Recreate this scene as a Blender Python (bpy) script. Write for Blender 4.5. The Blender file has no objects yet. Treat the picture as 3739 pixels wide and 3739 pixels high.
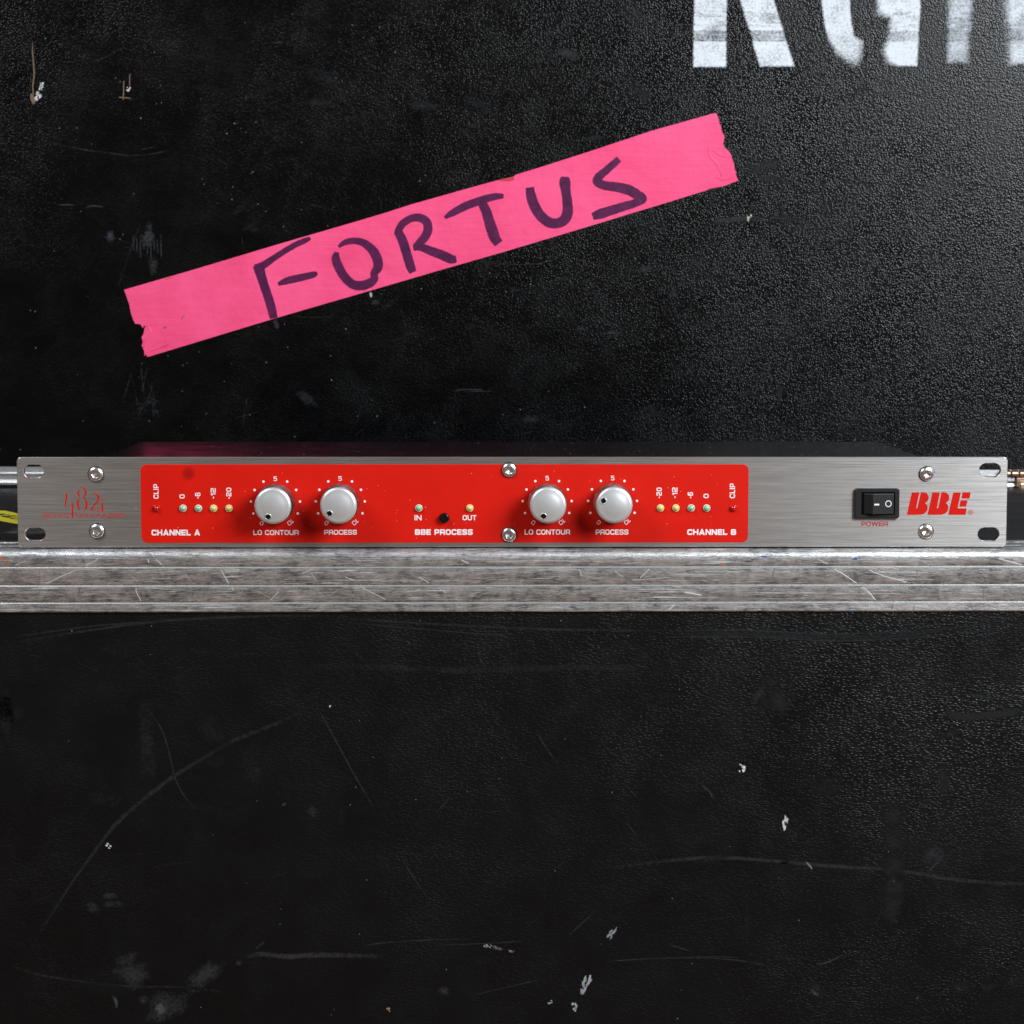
import bpy, bmesh, math, random
from mathutils import Matrix, Vector
from mathutils.noise import noise as pnoise
from mathutils.geometry import tessellate_polygon
random.seed(7)
MM = 0.001
scene = bpy.context.scene
C = scene.collection

# ------------------------------------------------------------------ camera, world, lamps, exposure
cam_data = bpy.data.cameras.new('camera')
cam = bpy.data.objects.new('camera', cam_data); C.objects.link(cam)
cr, cu, cb = [[0.999895, -0.014467, 0.000728], [0.000561, 0.088896, 0.996041], [-0.014474, -0.995936, 0.088894]]
cam.matrix_world = Matrix(((cr[0], cu[0], cb[0], 0), (cr[1], cu[1], cb[1], 0), (cr[2], cu[2], cb[2], 0), (0, 0, 0, 1)))
cam.location = Vector((-17.551, -1150.0, 120.514)) * MM
cam_data.sensor_width = 36
cam_data.lens = 83.2383
cam_data.clip_start = 0.05; cam_data.clip_end = 50
cam_data.dof.use_dof = True
cam_data.dof.focus_distance = 1.152
cam_data.dof.aperture_fstop = 40
scene.camera = cam

world = bpy.data.worlds.new('World'); scene.world = world; world.use_nodes = True
wn = world.node_tree; wn.nodes.clear()
w_out = wn.nodes.new('ShaderNodeOutputWorld'); w_bg = wn.nodes.new('ShaderNodeBackground')
w_tc = wn.nodes.new('ShaderNodeTexCoord'); w_sep = wn.nodes.new('ShaderNodeSeparateXYZ'); w_ramp = wn.nodes.new('ShaderNodeValToRGB')
w_map = wn.nodes.new('ShaderNodeMapRange')
wn.links.new(w_tc.outputs['Generated'], w_sep.inputs[0]); wn.links.new(w_sep.outputs['Z'], w_map.inputs['Value'])
w_map.inputs['From Min'].default_value = -1; w_map.inputs['From Max'].default_value = 1
wn.links.new(w_map.outputs[0], w_ramp.inputs[0])
e = w_ramp.color_ramp.elements                      # a dim studio: warm wooden floor below, neutral walls and ceiling above
e[0].position = 0.30; e[0].color = (0.170, 0.106, 0.068, 1)
e[1].position = 0.56; e[1].color = (0.070, 0.068, 0.069, 1)
wn.links.new(w_ramp.outputs[0], w_bg.inputs['Color']); w_bg.inputs['Strength'].default_value = 1.0
wn.links.new(w_bg.outputs[0], w_out.inputs[0])

def softbox(name, loc, target, sx, sy, power, color):
    d = bpy.data.lights.new(name, 'AREA'); d.shape = 'RECTANGLE'; d.size = sx; d.size_y = sy; d.energy = power; d.color = color
    o = bpy.data.objects.new(name, d); C.objects.link(o); o.location = loc
    o.rotation_euler = (Vector(target) - Vector(loc)).to_track_quat('-Z', 'Y').to_euler()
    return o
softbox('key_softbox', (0.98, -0.96, 0.73), (0.02, 0.1, 0.05), 0.80, 0.66, 33, (0.90, 0.96, 1.0))
softbox('fill_softbox', (-1.05, -0.82, 1.22), (0.0, 0.1, 0.05), 0.60, 0.70, 17, (0.95, 0.98, 1.0))

scene.view_settings.view_transform = 'Standard'; scene.view_settings.look = 'None'
scene.view_settings.gamma = 1; scene.view_settings.exposure = 0
scene.render.engine = 'CYCLES'
scene.cycles.use_denoising = True
scene.cycles.max_bounces = 8; scene.cycles.transparent_max_bounces = 40

# ------------------------------------------------------------------ helpers: objects
def link(name, mesh, mat=None, parent=None, smooth=False):
    if mat is not None and not mesh.materials: mesh.materials.append(mat)
    if smooth: mesh.polygons.foreach_set('use_smooth', [True] * len(mesh.polygons))
    o = bpy.data.objects.new(name, mesh); C.objects.link(o)
    if parent is not None: o.parent = parent
    return o
def from_bm(name, bm, mat, parent=None, smooth=False, auto=None):
    bmesh.ops.recalc_face_normals(bm, faces=bm.faces[:])
    me = bpy.data.meshes.new(name); bm.to_mesh(me); bm.free()
    o = link(name, me, mat, parent, smooth or auto is not None)
    if auto is not None: sharp(me, auto)
    return o
def sharp(me, deg):
    bm = bmesh.new(); bm.from_mesh(me)
    for e in bm.edges:
        if len(e.link_faces) == 2 and e.calc_face_angle(0) > math.radians(deg): e.smooth = False
    bm.to_mesh(me); bm.free()
def empty(name, loc=(0, 0, 0), label=None, cat=None, group=None):
    o = bpy.data.objects.new(name, None); C.objects.link(o); o.location = [c * MM for c in loc]; o.empty_display_size = 0.02
    tag(o, label, cat, group); return o
def tag(o, label=None, cat=None, group=None, kind=None):
    if label: o['label'] = label
    if cat: o['category'] = cat
    if group: o['group'] = group
    if kind: o['kind'] = kind
def box(bm, x0, x1, y0, y1, z0, z1):
    v = [bm.verts.new((x * MM, y * MM, z * MM)) for z in (z0, z1) for x, y in ((x0, y0), (x1, y0), (x1, y1), (x0, y1))]
    for f in ((0, 1, 2, 3), (4, 5, 6, 7), (0, 1, 5, 4), (1, 2, 6, 5), (2, 3, 7, 6), (3, 0, 4, 7)): bm.faces.new([v[i] for i in f])
def bevel(o, w, seg=2, ang=40):
    m = o.modifiers.new('bevel', 'BEVEL'); m.width = w * MM; m.segments = seg; m.limit_method = 'ANGLE'; m.angle_limit = math.radians(ang)
    m.harden_normals = False
def extrude_profile(bm, prof, x0, x1, n=1, close=True):
    """profile of (y, z) in mm swept along x"""
    rows = []
    for i in range(n + 1):
        x = x0 + (x1 - x0) * i / n
        rows.append([bm.verts.new((x * MM, y * MM, z * MM)) for y, z in prof])
    k = len(prof)
    for i in range(n):
        for j in range(k if close else k - 1):
            bm.faces.new((rows[i][j], rows[i][(j + 1) % k], rows[i + 1][(j + 1) % k], rows[i + 1][j]))
    if close: bm.faces.new(rows[0]); bm.faces.new(rows[-1][::-1])
def lathe(bm, prof, seg=48, c=(0, 0, 0), cap0=False, cap1=False):
    """profile of (radius, y) in mm turned about the y axis; y grows away from the camera"""
    rings = []
    for r, y in prof:
        if r < 1e-6: rings.append([bm.verts.new(((c[0]) * MM, (c[1] + y) * MM, c[2] * MM))])
        else: rings.append([bm.verts.new(((c[0] + r * math.cos(2 * math.pi * i / seg)) * MM, (c[1] + y) * MM, (c[2] + r * math.sin(2 * math.pi * i / seg)) * MM)) for i in range(seg)])
    for a, b in zip(rings, rings[1:]):
        for i in range(seg):
            j = (i + 1) % seg
            if len(a) == 1: bm.faces.new((a[0], b[i], b[j]))
            elif len(b) == 1: bm.faces.new((a[i], a[j], b[0]))
            else: bm.faces.new((a[i], a[j], b[j], b[i]))
    if cap0: bm.faces.new(rings[0])
    if cap1: bm.faces.new(rings[-1])
def rrect(x0, x1, z0, z1, r, n=8):
    out = []
    for cx, cz, a0 in ((x1 - r, z1 - r, 0), (x0 + r, z1 - r, 90), (x0 + r, z0 + r, 180), (x1 - r, z0 + r, 270)):
        for i in range(n + 1):
            a = math.radians(a0 + 90 * i / n); out.append((cx + r * math.cos(a), cz + r * math.sin(a)))
    return out
def plate(bm, loops0, loops1, y0, yc, y1):
    """front face at y0 bounded by loops0 (first = outline, rest = holes), chamfer to loops1 at yc, straight walls to y1"""
    L0 = [[bm.verts.new((x * MM, y0 * MM, z * MM)) for x, z in l] for l in loops0]
    L1 = [[bm.verts.new((x * MM, yc * MM, z * MM)) for x, z in l] for l in loops1]
    L2 = [[bm.verts.new((x * MM, y1 * MM, z * MM)) for x, z in l] for l in loops1]
    for A, B in ((L0, L1), (L1, L2)):
        for a, b in zip(A, B):
            for i in range(len(a)):
                j = (i + 1) % len(a); bm.faces.new((a[i], a[j], b[j], b[i]))
    for L in (L0, L2):
        ed = []
        for l in L:
            for i in range(len(l)):
                e = bm.edges.get((l[i], l[(i + 1) % len(l)])); ed.append(e)
        bmesh.ops.triangle_fill(bm, use_beauty=True, use_dissolve=False, edges=ed)

# ------------------------------------------------------------------ helpers: strokes and print
def fillet(pts, r, closed=False, n=5):
    out = []; k = len(pts)
    for i in range(k):
        p = Vector(pts[i][:2])
        if not closed and i in (0, k - 1): out.append(tuple(p)); continue
        a = Vector(pts[i - 1][:2]) - p; b = Vector(pts[(i + 1) % k][:2]) - p
        la, lb = a.length, b.length
        if la < 1e-9 or lb < 1e-9: continue
        a /= la; b /= lb
        cosang = max(-1, min(1, a.dot(b))); ang = math.acos(cosang)
        if ang > 3.0 or r <= 0: out.append(tuple(p)); continue
        if len(pts[i]) > 2: r_i = pts[i][2]
        else: r_i = r
        t = min(r_i / math.tan(ang / 2), la * .49, lb * .49)
        if r_i <= 0: out.append(tuple(p)); continue
        for j in range(n + 1):
            u = j / n
            q = (p + a * t) * (1 - u) ** 2 + p * 2 * u * (1 - u) + (p + b * t) * u ** 2
            out.append(tuple(q))
    return out
def ribbon2d(pts, w, closed=False):
    """left and right outlines of a stroke; w is a number or a list of widths"""
    k = len(pts); P = [Vector(p) for p in pts]
    ws = w if isinstance(w, (list, tuple)) else [w] * k
    L, R = [], []
    for i in range(k):
        if closed: a, b = P[i] - P[i - 1], P[(i + 1) % k] - P[i]
        else:
            a = P[i] - P[i - 1] if i else P[1] - P[0]
            b = P[i + 1] - P[i] if i < k - 1 else P[-1] - P[-2]
        a = a.normalized(); b = b.normalized()
        na, nb = Vector((-a.y, a.x)), Vector((-b.y, b.x))
        m = na + nb
        if m.length < 1e-6: m = na
        m.normalize()
        s = ws[i] / 2 / max(0.35, m.dot(na))
        L.append(P[i] + m * s); R.append(P[i] - m * s)
    return L, R
def smooth_line(pts, n=6):
    """Catmull-Rom through points of any length (x, z, width ...)"""
    if len(pts) < 3:
        out = []
        for a, b in zip(pts, pts[1:]):
            for j in range(n): out.append(tuple(a[i] + (b[i] - a[i]) * j / n for i in range(len(a))))
        return out + [tuple(pts[-1])]
    out = []
    for i in range(len(pts) - 1):
        p0 = pts[max(i - 1, 0)]; p1 = pts[i]; p2 = pts[i + 1]; p3 = pts[min(i + 2, len(pts) - 1)]
        for j in range(n):
            t = j / n
            out.append(tuple(.5 * (2 * b + (c - a) * t + (2 * a - 5 * b + 4 * c - d) * t * t + (3 * b - a - 3 * c + d) * t ** 3) for a, b, c, d in zip(p0, p1, p2, p3)))
    return out + [tuple(pts[-1])]

# Wide square technical lettering: centre lines in a unit box, (polylines, closed flag, corner radius)
def glyph(ch, W, t, k=1.0):
    h = t / 2; x0, x1, z0, z1, m = h, W - h, h, 1 - h, .5
    R = .26 * k; g = (x0 + x1) / 2
    S = []
    def a(p, closed=False, r=0.0): S.append((p, closed, r))
    if ch in 'O0': a([(x0, z0), (x1, z0), (x1, z1), (x0, z1)], True, R)
    elif ch == 'C': a([(x1, .66), (x1, z1), (x0, z1), (x0, z0), (x1, z0), (x1, .34)], False, R)
    elif ch == 'L': a([(x0, 1), (x0, z0), (W, z0)])
    elif ch == 'I' or ch == '1' and W < .3: a([(W / 2, 0), (W / 2, 1)])
    elif ch == '1': a([(x0, .70), (x1 - .02, z1), (x1 - .02, 0)], False, .02)
    elif ch == 'H': a([(x0, 0), (x0, 1)]); a([(x1, 0), (x1, 1)]); a([(x0, m), (x1, m)])
    elif ch == 'A': a([(x0 * .95, 0), (g, 1.0 - h * .3), (x1 + (W - x1) * .05, 0)], False, .015); a([(W * .2, .27), (W * .8, .27)])
    elif ch == 'N': a([(x0, 0), (x0, 1)]); a([(x1, 0), (x1, 1)]); a([(x0, .97), (x1, .03)])
    elif ch == 'E': a([(W, z1), (x0, z1), (x0, z0), (W, z0)]); a([(x0, m), (W * .94, m)])
    elif ch == 'T': a([(0, z1), (W, z1)]); a([(g, z1), (g, 0)])
    elif ch == 'U': a([(x0, 1), (x0, z0), (x1, z0), (x1, 1)], False, R)
    elif ch == 'R': a([(x0, 0), (x0, z1, .01), (x1, z1), (x1, .42), (x0, .42)], False, .17 * k); a([(x1 - .12, .42), (x1, .26), (x1, 0)], False, .12)
    elif ch == 'P': a([(x0, 0), (x0, z1, .01), (x1, z1), (x1, .40), (x0, .40)], False, .17 * k)
    elif ch == 'S': a([(x1, .71), (x1, z1), (x0, z1), (x0, m + .01), (x1, m - .01), (x1, z0), (x0, z0), (x0, .29)], False, .17 * k)
    elif ch == 'B': a([(x0, m), (x0, z1, .008), (x1 - .04, z1), (x1 - .04, m), (x0, m)], False, .13); a([(x0, m), (x0, z0, .008), (x1, z0), (x1, m), (x0, m)], False, .15)
    elif ch == '5': a([(x1, z1), (x0, z1, .008), (x0, .58, .008), (x1, .58), (x1, z0), (x0, z0), (x0, .25)], False, .15 * k)
    elif ch == '6': a([(x1, .75), (x1, z1), (x0, z1), (x0, z0), (x1, z0), (x1, .56), (x0, .56)], False, .17 * k)
    elif ch == '2': a([(x0, .72), (x0, z1), (x1, z1), (x1, m), (x0, m - .06), (x0, z0, .008), (W, z0)], False, .15 * k)
    elif ch == '-': a([(0.02, .45), (W - .02, .45)])
    elif ch == 'M': a([(x0, 0), (x0, z1), (g, .08), (x1, z1), (x1, 0)], False, .01)
    elif ch == 'X': a([(x0, 0), (x1, 1)]); a([(x0, 1), (x1, 0)])
    elif ch == 'Z': a([(0, z1), (x1, z1), (x0, z0), (W, z0)], False, .01)
    elif ch == 'W': a([(x0 * .9, 1), (W * .28, .06), (g, .96), (W * .72, .06), (W - x0 * .9, 1)], False, .01)
    return S
ADV = dict(C=.90, H=.92, A=1.02, N=.94, E=.80, L=.76, O=.92, T=.84, U=.92, R=.90, P=.86, S=.87, B=.90, I=.26, M=1.08, X=.95, Z=.88, W=1.35)
ADV.update({'0': .80, '1': .46, '2': .80, '5': .78, '6': .80, '-': .36, ' ': .42})
def flat_poly(bm, outline, y, up=0.02):
    """a printed shape: polygon in (x, z) mm, a hair of ink proud of the surface at y"""
    vs = [bm.verts.new((p[0] * MM, (y - up) * MM, p[1] * MM)) for p in outline]
    tri = tessellate_polygon([[v.co for v in vs]])
    for a, b, c in tri: bm.faces.new((vs[a], vs[b], vs[c]))
def flat_ribbon(bm, pts, w, y, up, closed=False):
    L, R = ribbon2d(pts, w, closed)
    k = len(L)
    for i in range(k if closed else k - 1):        # every piece of the stroke a few microns off the last, so that folds at corners never coincide
        j = (i + 1) % k; yy = (y - up - .003 * (i % 14)) * MM
        bm.faces.new([bm.verts.new((p.x * MM, yy, p.y * MM)) for p in (L[i], R[i], R[j], L[j])])
def lettering(text, x0, x1, z0, z1, t, y, mat, parent, angle=0, gap=.10, k=1.0, name='lettering', fit=None):
    """fits text into the box x0..x1, z0..z1 before turning it by angle about the box centre"""
    if abs(angle) == 90:                       # the box is given as it stands, the text runs along its height
        cx, cz = (x0 + x1) / 2, (z0 + z1) / 2; w, h = z1 - z0, x1 - x0
        x0, x1, z0, z1 = cx - w / 2, cx + w / 2, cz - h / 2, cz + h / 2
    H = z1 - z0; Wt = (x1 - x0) / H
    base = sum(ADV[c] for c in text); sp = gap * (len(text) - 1)
    s = (Wt - sp) / base
    cx, cz = (x0 + x1) / 2, (z0 + z1) / 2
    ca, sa = math.cos(math.radians(angle)), math.sin(math.radians(angle))
    bm = bmesh.new(); pen = 0; lvl = 0
    for ch in text:
        W = ADV[ch] * s
        if ch == 'I': W = max(W, t)
        if ch != ' ':
            for pts, closed, r in glyph(ch, W, t, k):
                q = fillet(pts, r, closed) if r else pts
                q = [((pen + px) * H + x0 - cx, pz * H + z0 - cz) for px, pz in q]
                q = [(cx + px * ca - pz * sa, cz + px * sa + pz * ca) for px, pz in q]
                flat_ribbon(bm, q, t * H, y, .02 + .004 * (lvl % 4), closed); lvl += 1
        pen += W + gap
    return from_bm(name, bm, mat, parent)

# ------------------------------------------------------------------ helpers: materials
def mat(name):
    m = bpy.data.materials.new(name); m.use_nodes = True
    nt = m.node_tree; b = nt.nodes['Principled BSDF']
    return m, nt, b
def N(nt, t, **kw):
    n = nt.nodes.new(t)
    for k, v in kw.items():
        if k in n.inputs: n.inputs[k].default_value = v
        else: setattr(n, k, v)
    return n
def obj_coords(nt, scale=(1, 1, 1), rot=(0, 0, 0), loc=(0, 0, 0)):
    tc = N(nt, 'ShaderNodeTexCoord'); mp = N(nt, 'ShaderNodeMapping')
    mp.inputs['Scale'].default_value = scale; mp.inputs['Rotation'].default_value = rot; mp.inputs['Location'].default_value = loc
    nt.links.new(tc.outputs['Object'], mp.inputs['Vector']); return mp.outputs[0]
def noise_tex(nt, vec, scale, detail=4, rough=.55, dist=0):
    n = N(nt, 'ShaderNodeTexNoise'); n.inputs['Scale'].default_value = scale; n.inputs['Detail'].default_value = detail
    n.inputs['Roughness'].default_value = rough; n.inputs['Distortion'].default_value = dist
    nt.links.new(vec, n.inputs['Vector']); return n.outputs['Fac']
def ramp(nt, fac, p0, c0, p1, c1):
    r = N(nt, 'ShaderNodeValToRGB'); e = r.color_ramp.elements
    e[0].position, e[1].position = p0, p1
    e[0].color = (*c0, 1) if isinstance(c0, tuple) else (c0, c0, c0, 1); e[1].color = (*c1, 1) if isinstance(c1, tuple) else (c1, c1, c1, 1)
    nt.links.new(fac, r.inputs[0]); return r.outputs[0]
def mrange(nt, fac, a, b, c, d):
    r = N(nt, 'ShaderNodeMapRange')
    for k, v in zip(('From Min', 'From Max', 'To Min', 'To Max'), (a, b, c, d)): r.inputs[k].default_value = v
    nt.links.new(fac, r.inputs['Value']); return r.outputs[0]
def math_n(nt, op, a, b=None):
    n = N(nt, 'ShaderNodeMath', operation=op)
    for i, v in enumerate((a, b)):
        if v is None: continue
        if isinstance(v, (int, float)): n.inputs[i].default_value = v
        else: nt.links.new(v, n.inputs[i])
    return n.outputs[0]
def mixc(nt, fac, a, b, blend='MIX'):
    n = N(nt, 'ShaderNodeMix', data_type='RGBA', blend_type=blend)
    for i, v in ((0, fac), (6, a), (7, b)):
        if isinstance(v, (int, float)): n.inputs[i].default_value = v
        elif isinstance(v, tuple): n.inputs[i].default_value = (*v, 1)
        else: nt.links.new(v, n.inputs[i])
    return n.outputs[2]
def bump(nt, b, height, strength, dist, prev=None):
    n = N(nt, 'ShaderNodeBump'); n.inputs['Strength'].default_value = strength; n.inputs['Distance'].default_value = dist
    nt.links.new(height, n.inputs['Height'])
    if prev is not None: nt.links.new(prev, n.inputs['Normal'])
    if b is not None: nt.links.new(n.outputs[0], b.inputs['Normal'])
    return n.outputs[0]
def setp(b, **kw):
    names = dict(col='Base Color', rough='Roughness', metal='Metallic', spec='Specular IOR Level', coat='Coat Weight', coatr='Coat Roughness', trans='Transmission Weight', aniso='Anisotropic', ior='IOR', alpha='Alpha')
    for k, v in kw.items(): b.inputs[names[k]].default_value = (*v, 1) if k == 'col' else v

def black_laminate(name, stretch, scale, rough, depth, base, smooth_amount, spec=.32):
    """black phenolic board with a pebbled, leathery relief, worn smooth in patches"""
    m, nt, b = mat(name); L = nt.links
    v = obj_coords(nt, stretch)
    warp = N(nt, 'ShaderNodeTexNoise'); warp.inputs['Scale'].default_value = scale * .45; warp.inputs['Detail'].default_value = 2
    L.new(v, warp.inputs['Vector'])
    add = N(nt, 'ShaderNodeVectorMath', operation='SCALE'); L.new(warp.outputs['Color'], add.inputs[0]); add.inputs['Scale'].default_value = .45 / scale
    add2 = N(nt, 'ShaderNodeVectorMath', operation='ADD'); L.new(v, add2.inputs[0]); L.new(add.outputs[0], add2.inputs[1])
    vo = N(nt, 'ShaderNodeTexVoronoi', feature='SMOOTH_F1'); vo.inputs['Scale'].default_value = scale; vo.inputs['Smoothness'].default_value = .3
    L.new(add2.outputs[0], vo.inputs['Vector'])
    cells = mrange(nt, vo.outputs['Distance'], 0.05, .65, 1, 0)
    fine = noise_tex(nt, v, scale * 1.7, 3, .6)
    hgt = math_n(nt, 'ADD', math_n(nt, 'MULTIPLY', cells, .9), math_n(nt, 'MULTIPLY', fine, .14))
    w0 = obj_coords(nt)
    wear = noise_tex(nt, w0, 9, 5, .6, .6)
    keep = mrange(nt, wear, .40, .60, 1 - smooth_amount, 1)
    bp = N(nt, 'ShaderNodeBump'); bp.inputs['Distance'].default_value = depth
    L.new(hgt, bp.inputs['Height']); L.new(keep, bp.inputs['Strength']); L.new(bp.outputs[0], b.inputs['Normal'])
    wear2 = noise_tex(nt, w0, 34, 6, .65, .4)
    L.new(mrange(nt, wear2, .3, .75, rough - .06, rough + .12), b.inputs['Roughness'])
    dust = noise_tex(nt, w0, 1400, 2, .5)
    speck = mrange(nt, dust, .76, .82, 0, 1)
    haze = mrange(nt, noise_tex(nt, w0, 6, 6, .65, 1.0), .45, .8, 0, 1)
    c0 = mixc(nt, math_n(nt, 'MULTIPLY', haze, .5), base, tuple(x * 2.2 for x in base))
    L.new(mixc(nt, math_n(nt, 'MULTIPLY', speck, .35), c0, (.25, .26, .28)), b.inputs['Base Color'])
    setp(b, spec=spec)
    return m
M = {}
M['wall_board'] = black_laminate('black_board_pebbled', (1, 1, 1), 860, .235, .00017, (.0008, .00085, .0011), .25, .30)
M['front_board'] = black_laminate('black_board_leathery', (.62, 1, 1.30), 880, .33, .00022, (.0022, .0026, .0032), .40, .36)
M['top_board'] = black_laminate('black_board_top', (1, 1, 1), 760, .5, .00026, (.008, .008, .009), .4)

def scratched_aluminium(name, lo, hi, rough, bumpy, hair_amount=.75):
    m, nt, b = mat(name); L = nt.links
    v = obj_coords(nt, (1, 1, 1))
    # long drawn streaks, slightly slanting rub marks in two directions, blotchy oxide
    s1 = noise_tex(nt, obj_coords(nt, (80, 520, 520)), 1, 6, .72, 1.2)
    s2 = noise_tex(nt, obj_coords(nt, (110, 900, 900), (0, math.radians(22), 0)), 1, 5, .7, 1.2)
    s3 = noise_tex(nt, obj_coords(nt, (120, 880, 880), (0, math.radians(-19), 0)), 1, 5, .7, 1.2)
    blot = noise_tex(nt, v, 80, 8, .72, 1.0)
    big = noise_tex(nt, obj_coords(nt, (18, 50, 50)), 1, 5, .6, .8)
    mixv = math_n(nt, 'ADD', math_n(nt, 'MULTIPLY', s1, .26), math_n(nt, 'ADD', math_n(nt, 'MULTIPLY', math_n(nt, 'MULTIPLY', s2, s3), .62), math_n(nt, 'ADD', math_n(nt, 'MULTIPLY', blot, .38), math_n(nt, 'MULTIPLY', big, .20))))
    col = ramp(nt, mixv, .48, lo, .66, hi)
    # hairline rubs at several angles, sparse, in patches
    hair = None
    for k, (ang, fx, fz, th) in enumerate(((12, 22, 1700, .655), (-24, 30, 1500, .66), (38, 40, 1500, .675), (-52, 50, 1500, .685), (3, 9, 2100, .65))):
        h = noise_tex(nt, obj_coords(nt, (fx, fz, fz), (0, math.radians(ang), 0), (k * 1.7, 0, k)), 1, 2, .5, .15)
        h = mrange(nt, h, th, th + .05, 0, 1)
        hair = h if hair is None else math_n(nt, 'MAXIMUM', hair, h)
    hair = math_n(nt, 'MULTIPLY', hair, mrange(nt, noise_tex(nt, v, 55, 4), .38, .60, .1, 1))
    brown = mrange(nt, noise_tex(nt, obj_coords(nt, (24, 110, 110)), 1, 6, .65, .9), .50, .72, 0, .34)
    c2 = mixc(nt, brown, col, (.42, .34, .29), 'MULTIPLY')
    L.new(mixc(nt, math_n(nt, 'MULTIPLY', hair, hair_amount), c2, (.95, .95, .96)), b.inputs['Base Color'])
    L.new(mrange(nt, mixv, .45, .72, rough + .12, rough - .08), b.inputs['Roughness'])
    L.new(mrange(nt, hair, 0, 1, .86, .45), b.inputs['Metallic'])
    dents = noise_tex(nt, obj_coords(nt, (170, 330, 330)), 1, 4, .6, 1.5)
    n1 = bump(nt, None, dents, .30 * bumpy, .0008)
    n2 = bump(nt, None, s2, .35 * bumpy, .0004, n1)
    bump(nt, b, s1, .4 * bumpy, .0004, n2)
    return m
M['rail'] = scratched_aluminium('scratched_aluminium', (.16, .158, .16), (.95, .95, .96), .36, .6)
M['rail_back'] = scratched_aluminium('clean_aluminium', (.62, .63, .63), (.86, .87, .87), .30, .25, .1)

# brushed faceplate: fine horizontal grain
m, nt, b = mat('brushed_steel'); M['steel'] = m
g1 = noise_tex(nt, obj_coords(nt, (28, 1500, 1500)), 1, 3, .6)
g2 = noise_tex(nt, obj_coords(nt, (45, 2600, 2600), loc=(3, 1, 7)), 1, 3, .65)
gr = math_n(nt, 'ADD', math_n(nt, 'MULTIPLY', g1, .55), math_n(nt, 'MULTIPLY', g2, .45))
nt.links.new(ramp(nt, gr, .34, (.37, .352, .340), .66, (.90, .885, .87)), b.inputs['Base Color'])
nt.links.new(mrange(nt, gr, .3, .7, .48, .38), b.inputs['Roughness'])
setp(b, metal=1.0, aniso=.72)
tv = N(nt, 'ShaderNodeCombineXYZ'); tv.inputs[2].default_value = 1; nt.links.new(tv.outputs[0], b.inputs['Tangent'])
bump(nt, b, gr, .5, .0001)

m, nt, b = mat('black_painted_steel'); M['chassis'] = m
setp(b, col=(.0012, .0012, .0014), rough=.16, spec=.5)
nt.links.new(mrange(nt, noise_tex(nt, obj_coords(nt), 60, 4), .3, .7, .13, .19), b.inputs['Roughness'])

m, nt, b = mat('red_enamel'); M['red'] = m
vv = noise_tex(nt, obj_coords(nt), 55, 5)
nt.links.new(ramp(nt, vv, .3, (.60, .0075, .002), .7, (.66, .009, .0025)), b.inputs['Base Color'])
setp(b, rough=.45, spec=.22)
bump(nt, b, noise_tex(nt, obj_coords(nt), 2500, 2), .05, .0001)

def plain(name, col, rough, metal=0.0, spec=.5, coat=0.0, var=.08, scale=300):
    m, nt, b = mat(name); setp(b, rough=rough, metal=metal, spec=spec, coat=coat, coatr=.05)
    nz = noise_tex(nt, obj_coords(nt), scale, 4)
    nt.links.new(ramp(nt, nz, .3, tuple(c * (1 - var) for c in col), .7, tuple(min(1, c * (1 + var)) for c in col)), b.inputs['Base Color'])
    return m
M['white_print'] = plain('white_screen_print', (.84, .82, .84), .5)
M['red_print'] = plain('red_screen_print', (.56, .009, .004), .6, spec=.12)
M['dark_red_print'] = plain('dark_red_screen_print', (.42, .014, .012), .6, spec=.12)
M['knob'] = plain('satin_silver', (.83, .835, .84), .35, metal=.67, var=.02, scale=1500)
M['knurl'] = plain('knurled_silver', (.34, .33, .335), .34, metal=.95, var=.06)
M['gloss_black'] = plain('gloss_black', (.004, .004, .004), .12, spec=.6)
M['screw'] = plain('polished_steel', (.93, .93, .94), .27, metal=1.0, var=.05, scale=900)
M['switch'] = plain('black_switch_plastic', (.011, .011, .012), .42, spec=.4, var=.2, scale=2500)
M['switch_mark'] = plain('white_switch_mark', (.72, .72, .70), .5)
M['led_green'] = plain('green_lamp_resin', (.22, .56, .32), .18, coat=.6)
M['led_yellow'] = plain('yellow_lamp_resin', (.66, .60, .07), .18, coat=.6)
M['led_red'] = plain('red_lamp_resin', (.50, .006, .004), .12, coat=.8)
M['led_rim'] = plain('clear_lamp_rim', (.78, .79, .68), .15, coat=.5)
M['led_rim_red'] = plain('red_lamp_rim', (.50, .012, .006), .15, coat=.5)
M['copper'] = plain('tarnished_copper', (.42, .25, .19), .34, metal=.9, var=.35, scale=120)
M['brass'] = plain('worn_brass', (.62, .47, .29), .26, metal=.95, var=.3, scale=160)
M['yellow'] = plain('yellow_vinyl', (.74, .66, .035), .5, var=.06)
M['sticker_ink'] = plain('black_print', (.012, .012, .01), .5)
M['dark_gap'] = plain('dark_plastic', (.008, .008, .008), .5)

m, nt, b = mat('pink_cloth_tape'); M['tape'] = m
tv_ = obj_coords(nt, (1, 1, 1), (0, math.radians(16.4), 0))
w1 = noise_tex(nt, obj_coords(nt, (30, 1, 900), (0, math.radians(16.4), 0)), 1, 3)
w2 = noise_tex(nt, obj_coords(nt), 22, 7, .68, .5)
cc = mixc(nt, mrange(nt, w2, .35, .7, 0, 1), (.86, .060, .185), (.98, .100, .262))
nt.links.new(mixc(nt, mrange(nt, w1, .35, .7, 0, .22), cc, (1.0, .14, .32)), b.inputs['Base Color'])
setp(b, rough=.55, spec=.25)
nb = bump(nt, None, w1, .25, .0002); bump(nt, b, noise_tex(nt, obj_coords(nt), 48, 4), .30, .004, nb)

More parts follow.
